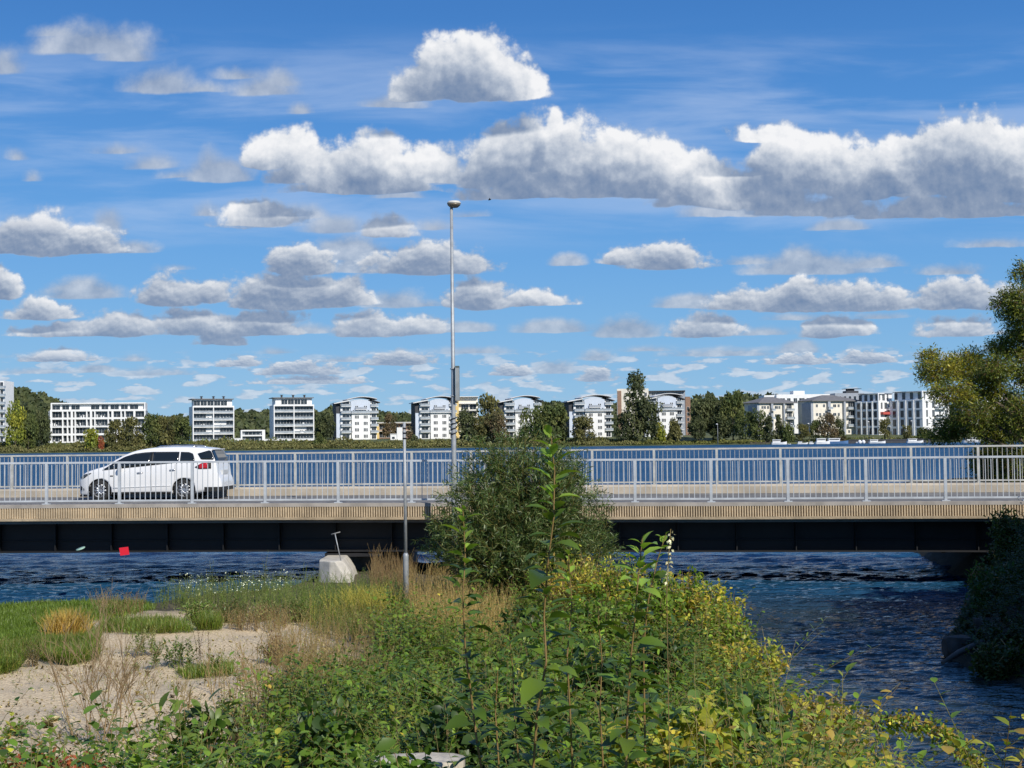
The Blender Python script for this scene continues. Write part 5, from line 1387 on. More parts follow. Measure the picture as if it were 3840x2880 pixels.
def herbs(f, P0, H, K, leafL, leafW, cols, stem, lean=.25, r0=.004, pitch=.5, hi=False, t0=.12, taper=.5, per=1, percol=True, vary=.18):
    """upright stems with leaves all along them"""
    rng = f.rng; n = len(P0)
    if n == 0: return
    H = np.broadcast_to(H, (n,)); ln = rng.normal(0, lean, (n, 2))
    def pos(i, t): return P0[i] + np.stack([ln[i, 0]*t*t*H[i], ln[i, 1]*t*t*H[i], t*H[i]*(1-.12*t)], -1)
    ii = np.arange(n); seg = 4
    for s in range(seg):
        A = pos(ii, np.full(n, s/seg)); B = pos(ii, np.full(n, (s+1)/seg))
        f.stems(A, B, r0*(1-s/seg*.7), r0*(1-(s+1)/seg*.7), stem)
    i = np.repeat(ii, K); kk = np.tile(np.arange(K), n); t = t0 + (1-t0)*(kk+rng.random(n*K)*.6)/K; t = np.clip(t, 0, 1)
    ang = rng.uniform(0, 6.28, n)[i] + kk*2.4 + rng.normal(0, .3, n*K)
    P = pos(i, t); pt = pitch + rng.normal(0, .25, n*K) + (t-.5)*.5
    T = np.stack([np.cos(ang)*np.cos(pt), np.sin(ang)*np.cos(pt), np.sin(pt)], -1)
    N = np.stack([-np.cos(ang)*np.sin(pt), -np.sin(ang)*np.sin(pt), np.cos(pt)], -1) + rng.normal(0, .2, (n*K, 3))
    sz = (1-taper*t)*np.exp(rng.normal(0, .2, n*K))
    col = (pick(rng, cols, n)[i] if percol else pick(rng, cols, n*K))
    if hi: leaves_hi(f, P, T, N, leafL*sz, leafW*sz, col, vary=vary)
    else: f.leaves(P, T, N, leafL*sz, leafW*sz, col, vary=vary)
def grass(f, P0, H, cols, w=.006, lean=.5, k=3):
    rng = f.rng; n = len(P0); H = np.broadcast_to(H, (n,)); a = rng.uniform(0, 6.28, n); b = np.abs(rng.normal(0, lean, n))
    D = np.stack([np.cos(a)*b, np.sin(a)*b, np.ones(n)], -1); f.leaves(P0, D, np.stack([-np.cos(a)*1., -np.sin(a)*1., b], -1)+rng.normal(0, .3, (n, 3)), H, w, pick(rng, cols, n), fold=.3, bend=.12)
GREEN = [(.060, .115, .022), (.075, .135, .028), (.050, .095, .020), (.095, .150, .030)]
LIME = [(.095, .16, .028), (.12, .185, .032), (.085, .14, .025), (.07, .12, .022)]
YEL = [(.25, .245, .045), (.30, .26, .05), (.20, .22, .04), (.15, .19, .035), (.24, .175, .05)]
DRY = [(.21, .18, .12), (.18, .145, .10), (.25, .21, .14), (.14, .11, .08)]
RUST = [(.12, .072, .055), (.15, .095, .07), (.09, .065, .045)]
GREY = [(.14, .17, .085), (.10, .145, .06), (.17, .19, .10)]
TWIG = (.20, .15, .11); STEM = (.16, .15, .07)

# short lawn and long tussocks on the left
f = Fol(101); r = f.rng
P = in_poly(r, [(-10, 1312), (110, 1306), (300, 1298), (330, 1318), (190, 1345), (170, 1380), (90, 1400), (-10, 1408)], 26000)
P += np.c_[r.normal(0, .1, (len(P), 2)), np.zeros(len(P))]; P[:, 2] = ground_z(P[:, 0], P[:, 1])
grass(f, P, r.uniform(.07, .16, len(P)), [(.070, .115, .022), (.085, .13, .026), (.060, .10, .020)], .014, .35)
for (poly, n, h) in (([(80, 1405), (190, 1395), (215, 1425), (150, 1440), (90, 1430)], 5200, .30), ([(-10, 1420), (60, 1410), (40, 1450), (-10, 1462)], 2600, .28), ([(230, 1350), (370, 1345), (420, 1368), (300, 1372), (210, 1368)], 4200, .24), ([(430, 1348), (470, 1345), (480, 1362), (425, 1364)], 1500, .30), ([(190, 1375), (220, 1372), (215, 1390), (190, 1392)], 500, .2), ([(380, 1455), (500, 1440), (510, 1460), (400, 1470)], 1200, .16)):
    P = in_poly(r, poly, n); grass(f, P, r.uniform(.5, 1.1, n)*h, [(.078, .125, .025), (.095, .14, .030), (.06, .10, .020), (.13, .13, .05)], .011, .55)
P = in_poly(r, [(-10, 1440), (240, 1400), (480, 1362), (560, 1400), (420, 1500), (200, 1480), (-10, 1470)], 900); grass(f, P, r.uniform(.03, .10, 900), [(.12, .16, .04), (.2, .18, .09)], .008, .8)
tag(f.build('lawn_grass', M['leaf']), 'bright green short grass and longer tussocks beside the gravel at left', 'grass', kind='stuff')

# orange dry tuft
def tuft(name, px, py, n, h, cols, label, w=.012, spread=.35, lean=.45, seed=1, cat='grass tuft'):
    f = Fol(seed); r = f.rng; b = G([px], [py])[0]
    P = np.c_[r.normal(0, spread*.35, (n, 2)), np.zeros(n)]
    grass(f, P, r.uniform(.55, 1.05, n)*h, cols, w, lean)
    o = f.build(name, M['leaf'], None, tuple(b)); tag(o, label, cat); return o
tuft('grass_tuft', 250, 2395, 900, .55, [(.32, .24, .10), (.28, .19, .07), (.36, .28, .13), (.22, .18, .07)], 'orange dried grass tuft at the edge of the lawn on the left', .016, .38, .5, 5)

# weeds of the middle ground: grey green herbs, rust docks, dry stalks, yellow tall clump
f = Fol(102); r = f.rng
P = in_poly(r, [(330, 1300), (420, 1284), (700, 1272), (860, 1270), (880, 1330), (700, 1350), (540, 1330), (400, 1322), (340, 1318)], 1500)
herbs(f, P, r.uniform(.25, .65, len(P)), 26, .055, .014, GREY+GREEN, (.12, .15, .07), .22, .004, .7)
P = in_poly(r, [(600, 1330), (760, 1300), (880, 1330), (860, 1400), (700, 1380)], 900); herbs(f, P, r.uniform(.25, .5, len(P)), 24, .05, .016, GREEN+GREY, STEM, .25, .004, .6)
P = in_poly(r, [(190, 1300), (320, 1292), (310, 1330), (220, 1345)], 260); herbs(f, P, r.uniform(.2, .45, len(P)), 20, .035, .010, RUST+GREY, TWIG, .25, .004, .8)
P = in_poly(r, [(-10, 1405), (110, 1395), (90, 1425), (-10, 1440)], 220); herbs(f, P, r.uniform(.12, .3, len(P)), 18, .04, .014, GREY+GREEN+RUST, STEM, .3, .004, .6)
P = in_poly(r, [(470, 1345), (560, 1330), (640, 1345), (600, 1368), (500, 1365)], 260); herbs(f, P, r.uniform(.2, .45, len(P)), 22, .04, .014, DRY+GREY+RUST, TWIG, .25, .004, .7)
# small white flower heads
P = in_poly(r, [(380, 1300), (620, 1285), (640, 1320), (400, 1330)], 260); k = len(P); Q = P + np.c_[np.zeros((k, 2)), r.uniform(.35, .65, k)]; f.stems(P, Q, .002, .0015, (.12, .15, .07)); f.leaves(Q, unit(r, k)+[0, 0, .2], unit(r, k)+[0, 0, 2], .03, .03, (.50, .56, .62))
tag(f.build('herb_meadow', M['leaf']), 'grey green weeds with tiny white flowers growing between gravel and shore', 'weeds', kind='stuff')

f = Fol(103); r = f.rng
P = in_poly(r, [(800, 1235), (860, 1225), (900, 1240), (890, 1300), (800, 1300)], 420); herbs(f, P, r.uniform(.5, .95, len(P)), 46, .030, .010, RUST+DRY[:1], TWIG, .14, .005, 1.0)
P = in_poly(r, [(880, 1290), (1100, 1270), (1130, 1340), (1080, 1420), (900, 1430)], 2600); herbs(f, P, r.uniform(.45, 1.0, len(P)), 20, .05, .009, DRY+GREY[:1]+[(.28, .24, .10)], (.34, .26, .15), .16, .0035, 1.0)
P = in_poly(r, [(1080, 1290), (1230, 1270), (1240, 1330), (1100, 1350)], 500); herbs(f, P, r.uniform(.35, .8, len(P)), 22, .05, .016, GREEN+DRY, STEM, .2, .004, .8)
tag(f.build('dry_stalks', M['leaf']), 'tan and rust coloured dry stalks standing around the slim post', 'dry weeds', kind='stuff')

f = Fol(104); r = f.rng
P = in_poly(r, [(560, 1390), (700, 1360), (850, 1370), (880, 1450), (780, 1560), (620, 1520), (600, 1450)], 620); herbs(f, P, r.uniform(.3, .75, len(P)), 24, .035, .011, [(.20, .17, .09), (.16, .16, .06), (.26, .20, .12), (.13, .15, .05)], TWIG, .22, .0035, .8)
P = in_poly(r, [(430, 1480), (640, 1440), (700, 1560), (560, 1590)], 200); herbs(f, P, r.uniform(.25, .6, len(P)), 20, .035, .012, GREY+DRY, TWIG, .25, .0035, .8)
tag(f.build('brown_weeds', M['leaf']), 'brown twiggy weeds along the right edge of the gravel', 'dry weeds', kind='stuff')

def single(name, px, py, n, h, K, L, W, cols, stem, label, seed, cat='plant', spread=.15, lean=.25, hi=False, pitch=.6, group=None, r0=.004, Y=None):
    f = Fol(seed); r = f.rng
    b = G([px], [py])[0]
    P = np.c_[r.normal(0, spread, (n, 2)), np.zeros(n)]
    herbs(f, P, r.uniform(.65, 1.0, n)*h, K, L, W, cols, stem, lean, r0, pitch, hi)
    o = f.build(name, M['leaf'], None, tuple(b)); tag(o, label, cat, group); return o
single('goldenrod', 1370, 2330, 260, .75, 44, .05, .010, [(.23, .23, .07), (.20, .22, .06), (.27, .26, .10), (.13, .17, .05)], (.34, .30, .10), 'tall yellow green clump of stalks left of the slim post', 31, spread=.32, lean=.22, pitch=1.0)
single('thistle', 540, 2460, 14, .50, 26, .09, .028, GREY, STEM, 'grey green leafy weed alone on the upper gravel strip', 32, spread=.10, lean=.3)
single('thistle', 640, 2500, 20, .42, 26, .09, .030, [(.06, .10, .035), (.08, .12, .05)], STEM, 'dark bushy weed in the middle of the gravel', 33, spread=.16, lean=.4)
single('dock_plant', 745, 2500, 5, .60, 22, .05, .022, [(.05, .04, .03), (.07, .05, .04), (.06, .08, .03)], (.08, .05, .03), 'dark stemmed dock standing on the gravel, taller of the two dark plants', 34, spread=.05, lean=.12)
single('dock_plant', 690, 2490, 4, .42, 16, .045, .020, [(.05, .05, .03), (.06, .08, .03)], (.08, .05, .03), 'shorter dark stemmed dock just left of the taller one', 35, spread=.04, lean=.15)
single('weed', 512, 2515, 8, .13, 12, .06, .02, GREY, STEM, 'tiny grey weed by itself low on the gravel', 36, spread=.02, lean=.5)
single('weed', 125, 2500, 16, .35, 20, .05, .018, [(.05, .05, .03), (.09, .08, .05)], TWIG, 'dark brown weed between tussock and gravel at far left', 37, spread=.05, lean=.35)
single('dock_plant', 520, 2318, 4, .62, 30, .03, .012, RUST, (.12, .05, .04), 'dark red dock spike beside the small far gravel patch', 38, spread=.05, lean=.08)
single('weed', 820, 2520, 14, .30, 20, .06, .022, GREEN, STEM, 'fresh green weed right of the two dark docks', 39, spread=.04, lean=.35)
single('weed', 60, 2760, 26, .14, 12, .06, .026, GREEN+RUST, TWIG, 'low weed on the gravel at the bottom left corner', 40, spread=.05, lean=.8)

# dead branching shrub before the gravel
def dead_shrub(px, py, h, n, label, seed, col=(.17, .13, .11), spread=.12, up=1.2):
    f = Fol(seed); r = f.rng; b = G([px], [py])[0]
    A = np.c_[r.normal(0, spread, (n, 2)), np.zeros(n)]; D = unit(r, n)*[.45, .45, .2]+[0, 0, up]; D /= np.linalg.norm(D, axis=1, keepdims=True); L = h*r.uniform(.35, .6, n); rad = .0055
    for lev in range(4):
        B = A + D*L[:, None]; f.stems(A, B, rad, rad*.7, col)
        k = 3; i = np.repeat(np.arange(len(A)), k); u = r.uniform(.35, 1, len(i))[:, None]
        A, B0 = A[i]+(B[i]-A[i])*u, B
        D = D[i]+unit(r, len(i))*.55+[0, 0, .15]; D /= np.linalg.norm(D, axis=1, keepdims=True); L = L[i]*r.uniform(.4, .62, len(i)); rad *= .62
    o = f.build('dead_shrub', M['leaf'], None, tuple(b)); tag(o, label, 'dead shrub')
    return o
dead_shrub(400, 2790, 1.5, 20, 'leafless mauve brown shrub in front of the gravel at left', 41, (.22, .17, .15), .16)
dead_shrub(1010, 2700, 1.15, 18, 'leafless twiggy shrub at the right end of the gravel', 42, (.24, .18, .13), .22)
dead_shrub(700, 2760, .9, 9, 'low tangle of bare twigs between the two leafless shrubs', 43, (.22, .18, .13), .25, .8)

# ---- the big leafy thicket, built as overlapping stems over the bank
def canopy_h(X, Y):
    h = np.interp(Y, [5, 7, 10, 14, 20, 26, 32], [.85, .85, .85, .82, .72, .62, .50])
    h *= .72 + .24*np.sin(X*2.1+Y*.9) + .20*np.sin(X*4.3-Y*1.7+1)
    left = np.interp(X/np.maximum(Y, 1), [-.40, -.30, -.18, -.08, .05], [.78, .80, .92, 1.20, 1.30])
    gap = np.sin(X*1.7+2.2*np.sin(Y*.8))*np.sin(Y*1.3+1.6*np.sin(X*1.1)); h = h*np.clip(1.0+.38*gap, .5, 1.4)
    edge = np.clip((np.interp(Y, [3, 9, 12, 15, 17.4, 20, 26, 29, 32], [2.9, 2.75, 2.85, 3.3, 2.95, 3.45, 3.25, 2.9, 2.4])+.35-X)/1.3, .40, 1)
    return h*left*edge
def zone(rng, n, Y0, Y1, xl, xr):
    u = rng.random(n); Y = np.sqrt(Y0**2+(Y1**2-Y0**2)*u) if Y1 < 14 else Y0+(Y1-Y0)*u
    a, b = xl(Y), xr(Y); X = a+(b-a)*rng.random(n); return np.stack([X, Y, ground_z(X, Y)], -1)
edgeR = lambda Y: np.interp(Y, [3, 9, 12, 15, 17.4, 20, 26, 29, 32], [2.9, 2.75, 2.85, 3.3, 2.95, 3.45, 3.25, 2.9, 2.4])
def thicket(name, seed, n, Y0, Y1, xl, xr, cols, K, L, W, hi, label, hs=1.0, yellow=None, stemc=STEM, lean=.35, pitch=.35, cat='undergrowth'):
    f = Fol(seed); r = f.rng; P = zone(r, n, Y0, Y1, xl, xr); H = canopy_h(P[:, 0], P[:, 1])*r.uniform(.55, 1.12, n)*hs
    if yellow is not None:
        w = yellow(P[:, 0], P[:, 1]); m = r.random(n) < w
        herbs(f, P[m], H[m], K, L, W, YEL, TWIG, lean, .004, pitch, hi, percol=False, vary=.2); P, H = P[~m], H[~m]
    # three kinds of plant in patches: broad leaves, narrow leaves, small dense leaves
    q = np.sin(P[:, 0]*2.7+1.3*np.sin(P[:, 1]*1.9))+np.sin(P[:, 1]*2.1-P[:, 0]*1.1)+r.normal(0, .5, len(P))
    for m, kk, l, w, c, ph in ((q > -.35, K, 1.0, 1.0, cols, pitch), ((q <= -.35) & (q > -1.1), int(K*1.4), 1.0, .42, cols[::-1][:3]+[(.075, .115, .035), (.10, .12, .04)], pitch+.3), (q <= -1.1, int(K*1.9), .50, .62, cols[:3]+[(.055, .09, .02)], pitch)):
        herbs(f, P[m], H[m], kk, L*l, W*w, c, stemc, lean, .004, ph, hi)
    # dead stems and dry bits standing among the leaves
    d = zone(r, n//14, Y0, Y1, xl, xr); hd = canopy_h(d[:, 0], d[:, 1])*r.uniform(.9, 1.35, len(d)); herbs(f, d, hd, 5, .05, .008, DRY, (.22, .19, .13), .10, .0025, .9)
    o = f.build(name, M['leaf']); tag(o, label, cat, kind='stuff'); return o
thicket('bramble_thicket', 201, 1900, 5.2, 9.5, lambda Y: -.40*Y, lambda Y: np.minimum(.35*Y, edgeR(Y)), GREEN+LIME[:2], 19, .095, .062, True, 'dense green leafy undergrowth closest to the viewer along the bottom', yellow=lambda X, Y: np.clip((X/Y-.06)*3, .02, .55))
thicket('bramble_thicket', 202, 2000, 9.5, 15, lambda Y: np.maximum(-.20*Y, -2.3), edgeR, GREEN+LIME, 17, .108, .070, True, 'dense green leafy undergrowth in the middle of the bank', yellow=lambda X, Y: np.clip((X/Y-.12)*3.5, .02, .6))
thicket('bramble_thicket', 203, 2300, 15, 23, lambda Y: -2.3+.02*Y, edgeR, LIME+GREEN, 18, .105, .062, True, 'light green leafy undergrowth further up the bank toward the willow', yellow=lambda X, Y: np.clip((X-1.4)*.35, .03, .65))
thicket('bramble_thicket', 204, 2000, 23, 32, lambda Y: -1.0+0*Y, edgeR, GREEN+LIME, 20, .085, .044, False, 'undergrowth between the willow bush and the channel', yellow=lambda X, Y: np.clip((X-1.0)*.35, .05, .65))
thicket('hanging_fringe', 205, 1200, 12.5, 31, lambda Y: edgeR(Y)-.35, lambda Y: edgeR(Y)+.30, LIME+YEL, 20, .060, .036, False, 'yellow green foliage leaning out over the channel water', hs=.75, yellow=lambda X, Y: .55+0*X, lean=.7)

def bushy(name, px, py, Y, rx, ry, rz, n, L, W, cols, label, seed, hi=False, cat='shrub', up=.4, group=None, stemcol=TWIG):
    """leafy shrub: twigs from the foot to many points of an ellipsoid, leaves round the twig ends"""
    f = Fol(seed); r = f.rng; c = at(px, py, Y); z0 = float(ground_z(c.x, Y)); cz = c.z-z0
    m = max(20, n//14); d = unit(r, m); E = d*np.array([rx, ry, rz])*r.uniform(.45, 1, (m, 1))+[0, 0, cz]; E[:, 2] = np.maximum(E[:, 2], .05)
    base = np.c_[r.normal(0, rx*.25, (m, 2)), np.zeros(m)]; mid = base*.5+E*.5+unit(r, m)*[.1, .1, .15]*rx
    f.stems(base, mid, .008, .005, stemcol); f.stems(mid, E, .005, .002, stemcol)
    i = r.integers(0, m, n); u = r.uniform(.3, 1.05, n)[:, None]; P = mid[i]+(E[i]-mid[i])*u+r.normal(0, L*.6, (n, 3))
    T = unit(r, n)+(E[i]-mid[i])*.8; N = unit(r, n)*.6+[0, 0, up+.4]
    s = np.exp(r.normal(0, .25, n)); col = pick(r, cols, m)[i]
    if hi: leaves_hi(f, P, T, N, L*s, W*s, col)
    else: f.leaves(P, T, N, L*s, W*s, col)
    o = f.build(name, M['leaf'], None, (c.x, Y, z0)); tag(o, label, cat, group); return o
D = 3840/2212
bushy('shrub', 1335*D, 1262*D, 20.5, .62, .6, .44, 2900, .065, .034, LIME+YEL[:3], 'bright yellow green shrub rising between the willow bush and the seed stalk', 61)
bushy('shrub', 1410*D, 1300*D, 18.5, .50, .5, .42, 2300, .070, .042, LIME, 'fresh lime green shrub directly behind the lime tipped sapling', 62)
bushy('shrub', 1290*D, 1345*D, 18.0, .55, .5, .40, 2300, .070, .042, LIME+GREEN, 'light green shrub under the yellow spindle shrub', 63)
bushy('shrub', 1530*D, 1300*D, 18.6, .42, .5, .30, 1600, .060, .036, YEL[:3]+LIME[:2], 'yellow green shrub at the channel, topmost of those hanging over it', 64)
bushy('spindle_shrub', 1250*D, 1245*D, 21, .75, .7, .48, 3600, .055, .022, YEL+[(.30, .30, .07)], 'yellow leaved shrub directly right of the willow bush foot', 51)
bushy('shrub', 1470*D, 1285*D, 19, .55, .6, .40, 2200, .060, .036, YEL+LIME, 'yellow and green shrub at the channel edge below the seed stalk', 52)
bushy('shrub', 1560*D, 1350*D, 17.5, .50, .6, .38, 1900, .060, .036, YEL[:3]+LIME, 'yellowing shrub overhanging the channel, second from the willow', 53)
bushy('shrub', 1630*D, 1420*D, 16, .45, .5, .26, 1400, .060, .034, YEL, 'most yellow shrub, its tip reaching farthest over the dark water', 54)
bushy('shrub', 1190*D, 1420*D, 15, .5, .5, .5, 1500, .060, .04, LIME+GREEN, 'bright green shrub between the two middle saplings', 55)
bushy('shrub', 1760*D, 1545*D, 11.5, .55, .5, .20, 2300, .045, .026, YEL+DRY, 'tan and yellow shrub spreading over the water at lower right', 56)
bushy('shrub', 1480*D, 1620*D, 7.5, .55, .5, .26, 900, .085, .055, YEL+[(.10, .16, .04), (.07, .12, .04)], 'large leaved yellow and green shrub at the bottom right of centre', 57, True)
bushy('barberry', 60*D, 1668*D, 7.6, .26, .25, .14, 700, .04, .018, [(.19, .045, .025), (.14, .035, .025), (.22, .07, .03)], 'red leaved plant in the bottom left corner', 58)
bushy('barberry', 155*D, 1680*D, 7.4, .25, .22, .15, 700, .04, .018, [(.24, .07, .035), (.19, .05, .03)], 'orange red plant at the bottom, right of the corner red plant', 59)
bushy('shrub', 430*D, 1580*D, 9.5, .30, .25, .26, 420, .085, .040, [(.045, .065, .03), (.07, .11, .03)], 'dark broad leaved plant standing up against the pale gravel', 60, True)

# arching branch over the water at the lower right
def arch_branch():
    f = Fol(61); r = f.rng; Y = 12.6
    ctrl = [(1640, 1700), (1720, 1610), (1800, 1575), (1880, 1552), (1960, 1548), (2030, 1572), (2080, 1610), (2110, 1650), (2118, 1680)]
    pts = [np.array(at(a*D, b*D, Y+.25*math.sin(i))) for i, (a, b) in enumerate(ctrl)]
    base = np.array([3.3, Y+.1, float(ground_z(3.3, Y))])
    P = [base]+pts; fine = []
    for i in range(len(P)-1):
        for u in np.linspace(0, 1, 10, endpoint=False): fine.append(P[i]*(1-u)+P[i+1]*u)
    fine = np.array(fine); k = len(fine)
    f.stems(fine[:-1]-base, fine[1:]-base, .007, .0065, TWIG)
    n = 1900; i = r.integers(12, k, n); C = fine[i]-base+r.normal(0, .045, (n, 3))-np.c_[np.zeros((n, 2)), np.abs(r.normal(0, .05, n))]
    f.leaves(C, unit(r, n)+[0, 0, -.3], unit(r, n)+[0, 0, .6], .05*np.exp(r.normal(0, .25, n)), .030, pick(r, YEL+LIME+DRY[:2]+GREEN[:1], n), vary=.25)
    o = f.build('arching_branch', M['leaf'], None, tuple(base)); tag(o, 'leafy yellow green branch arching down over the water at lower right', 'branch')
arch_branch()

# willow bush before the bridge
def willow():
    f = Fol(301); r = f.rng; Y = 24.6; c = at(1128*D, 1200*D, Y); z0 = float(ground_z(c.x, Y)); H = at(1128*D, 898*D, Y).z-z0
    m = 300; a = r.uniform(0, 6.28, m); sp = r.random(m)**.6
    B = np.c_[r.normal(0, .25, (m, 2)), np.zeros(m)]
    L = r.uniform(.55, 1.0, m)*H
    dv = unit(r, m); dv[:, 2] = np.abs(dv[:, 2])*1.15-.30; rr = r.uniform(.75, 1.0, m)
    E = np.stack([dv[:, 0]*1.72*rr, dv[:, 1]*1.6*rr, H*.47+dv[:, 2]*H*.54*rr], -1); E[:, 2] = np.maximum(E[:, 2], .4); hx, hy = E[:, 0], E[:, 1]
    Mid = np.stack([hx*.35, hy*.35, E[:, 2]*.6], -1)
    def q(i, t): t = t[:, None]; return B[i]*(1-t)**2+2*Mid[i]*t*(1-t)+E[i]*t*t
    ii = np.arange(m)
    for s in range(6): f.stems(q(ii, np.full(m, s/6)), q(ii, np.full(m, (s+1)/6)), .014*(1-s/7), .014*(1-(s+1)/7), (.13, .11, .06))
    k = 16; i = np.repeat(ii, k); t = r.uniform(.22, 1, m*k); A = q(i, t); D1 = q(i, np.clip(t+.05, 0, 1.05))-q(i, t-.05); D1 /= np.linalg.norm(D1, axis=1, keepdims=True)+1e-9
    D2 = D1+unit(r, m*k)*.9+[0, 0, .15]; D2 /= np.linalg.norm(D2, axis=1, keepdims=True); LL = r.uniform(.18, .50, m*k)[:, None]
    Bt = A+D2*LL+np.array([0, 0, -.05]); f.stems(A, Bt, .003, .0015, (.16, .15, .06))
    n = 88000; j = r.integers(0, m*k, n); u = r.uniform(.05, 1.05, n)[:, None]; P = A[j]+(Bt[j]-A[j])*u
    T = D2[j]*.7+unit(r, n)*.85+[0, 0, -.05]; N = unit(r, n)+[0, 0, .5]
    cols = [(.034, .060, .024), (.046, .078, .031), (.062, .098, .046), (.026, .048, .020), (.13, .16, .10)]
    f.leaves(P, T, N, r.uniform(.08, .14, n), r.uniform(.013, .020, n), pick(r, cols, n), vary=.2, bend=.2)
    root = empty('willow_bush', (c.x, Y, z0), label='large round narrow leaved willow bush standing before the middle of the bridge', cat='bush')
    f.build('foliage', M['leaf'], root)
willow()

# upright saplings close to the viewer
def sapling(ctrl, Y, L, W, step, label, seed, cols=GREEN, group='upright saplings in the foreground', ph=0, extra=0):
    f = Fol(seed); r = f.rng
    pts = [np.array(at(a*D, b*D, Y+.02*math.sin(i*2))) for i, (a, b) in enumerate(ctrl)][::-1]       # foot first
    g = np.array([pts[0][0], pts[0][1], float(ground_z(pts[0][0], pts[0][1]))]); pts = [g]+pts
    fine = []
    for i in range(len(pts)-1):
        nn = max(2, int(np.linalg.norm(pts[i+1]-pts[i])/.03))
        for u in np.linspace(0, 1, nn, endpoint=False): fine.append(pts[i]*(1-u)+pts[i+1]*u)
    fine = np.array(fine+[pts[-1]])-g; k = len(fine)
    rad = np.interp(np.arange(k), [0, k], [.008, .0022]); f.stems(fine[:-1], fine[1:], rad[:-1], rad[1:], (.17, .12, .07))
    s = np.concatenate([[0], np.cumsum(np.linalg.norm(np.diff(fine, axis=0), axis=1))]); tot = s[-1]
    dd = np.arange(.25, tot, step); n = len(dd); P = np.stack([np.interp(dd, s, fine[:, j]) for j in range(3)], -1)
    ang = np.arange(n)*2.4+ph+r.normal(0, .35, n); top = dd/tot; pt = .35+.55*np.clip((top-.8)/.2, 0, 1)+r.normal(0, .22, n)
    T = np.stack([np.cos(ang)*np.cos(pt), np.sin(ang)*np.cos(pt), np.sin(pt)], -1); N = np.stack([-np.cos(ang)*np.sin(pt), -np.sin(ang)*np.sin(pt), np.cos(pt)], -1)+r.normal(0, .25, (n, 3))
    sz = np.interp(top, [0, .55, .85, .97, 1], [1.05, 1.0, .9, .6, .35])*np.exp(r.normal(0, .24, n))
    A = P+T*.018*sz[:, None]; f.stems(P, A, .0016, .0013, (.14, .15, .05))
    col = np.where((top > .86)[:, None], pick(r, [(.11, .19, .035), (.14, .22, .04)], n), pick(r, cols, n)*.72)
    root = empty('sapling', tuple(g), label=label, cat='sapling', group=group)
    f.build('stem', M['leaf'], root)
    h = Fol(seed+1); leaves_hi(h, A, T, N, L*sz, W*sz, col, fold=.34, droop=.34); h.build('leaves', M['leaf'], root)
    return root
sapling([(1000, 1100), (1005, 1200), (1000, 1290), (1005, 1400), (1020, 1520), (1030, 1600), (1045, 1690)], 5.6, .088, .042, .017, 'leftmost tall sapling, its leafy tip just under the bridge edge', 401, ph=1)
sapling([(1190, 942), (1198, 1020), (1196, 1120), (1182, 1230), (1175, 1330), (1180, 1430), (1160, 1540), (1150, 1690)], 5.3, .100, .050, .016, 'tallest sapling, rising in front of the willow above both railings', 402, cols=LIME[2:]+GREEN, ph=2)
sapling([(1228, 1200), (1235, 1300), (1225, 1420), (1232, 1550), (1238, 1690)], 6.2, .090, .042, .020, 'slender sapling close behind the tallest one', 403, ph=.5)
sapling([(1388, 1160), (1380, 1230), (1372, 1330), (1362, 1430), (1355, 1540), (1352, 1690)], 5.4, .098, .050, .0155, 'sapling with lime tip standing before the dark girder right of the willow', 404, ph=3)
sapling([(1440, 1150), (1420, 1210), (1400, 1300), (1390, 1400)], 6.5, .08, .06, .024, 'short leafy sapling just right of the lime tipped one', 405, cols=LIME, ph=4)
sapling([(1100, 1370), (1108, 1450), (1112, 1560), (1125, 1690)], 6.6, .060, .030, .018, 'lower sapling between the leftmost and the tallest sapling', 406, ph=2.2)
sapling([(1292, 1330), (1300, 1420), (1296, 1540), (1305, 1690)], 6.4, .060, .030, .018, 'lower sapling between the slender one and the lime tipped one', 407, cols=GREEN+LIME[2:], ph=.9)
sapling([(1075, 1450), (1070, 1540), (1080, 1690)], 6.0, .062, .034, .018, 'shortest sapling close to the foot of the leftmost one', 408, ph=4.2)
# pale seed stalk
def seed_stalk():
    f = Fol(410); r = f.rng; Y = 6.4; a = np.array(at(1449*D, 1143*D, Y)); b = np.array(at(1440*D, 1260*D, Y)); g = np.array([b[0], Y, float(ground_z(b[0], Y))])
    f.stems([a-g*1], [b-g*1], .0015, .002, (.3, .24, .15)); f.stems([b-g], [g-g], .002, .003, (.2, .15, .1))
    n = 46; u = r.random(n)[:, None]; P = a*(1-u)+b*u-g+r.normal(0, .006, (n, 3)); f.leaves(P, unit(r, n)+[0, 0, -.6], unit(r, n), .020, .013, pick(r, [(.40, .40, .38), (.34, .32, .28), (.44, .45, .44)], n))
    tag(f.build('seed_stalk', M['leaf'], None, tuple(g)), 'pale drooping seed stalk hanging in front of the dark girder', 'seed stalk')
seed_stalk()

# pale rock among the leaves at the bottom
def rock(name, px, py, Y, s, label, m, seed, cat='rock', gz=None, flat=.5):
    c = at(px, py, Y); z = float(ground_z(c.x, Y)) if gz is None else gz
    bm = bmesh.new(); bmesh.ops.create_icosphere(bm, subdivisions=4, radius=1); r = random.Random(seed)
    ph = [r.uniform(0, 6) for _ in range(9)]
    for v in bm.verts:
        p = v.co.copy(); n = .16*math.sin(p.x*2.6+ph[0])*math.cos(p.y*2.2+ph[1])+.10*math.sin(p.z*4+p.x*3+ph[2])+.05*math.sin(p.y*8+ph[3])*math.sin(p.x*7+ph[4])
        q = p*(1+n); q.x = max(-.8, min(.85, q.x)); q.z = max(-.7, min(.62, q.z)); v.co = Vector((q.x*s, q.y*s*.7, q.z*s*flat))
    me = bpy.data.meshes.new(name); bm.to_mesh(me); bm.free(); me.materials.append(m); o = put(name, me, None, (c.x, Y, z+.1*s)); tag(o, label, cat); return o
stone = mat('pale_stone', (.50, .45, .36), .9, var=.3, vscale=5, bump=.6, bscale=14)
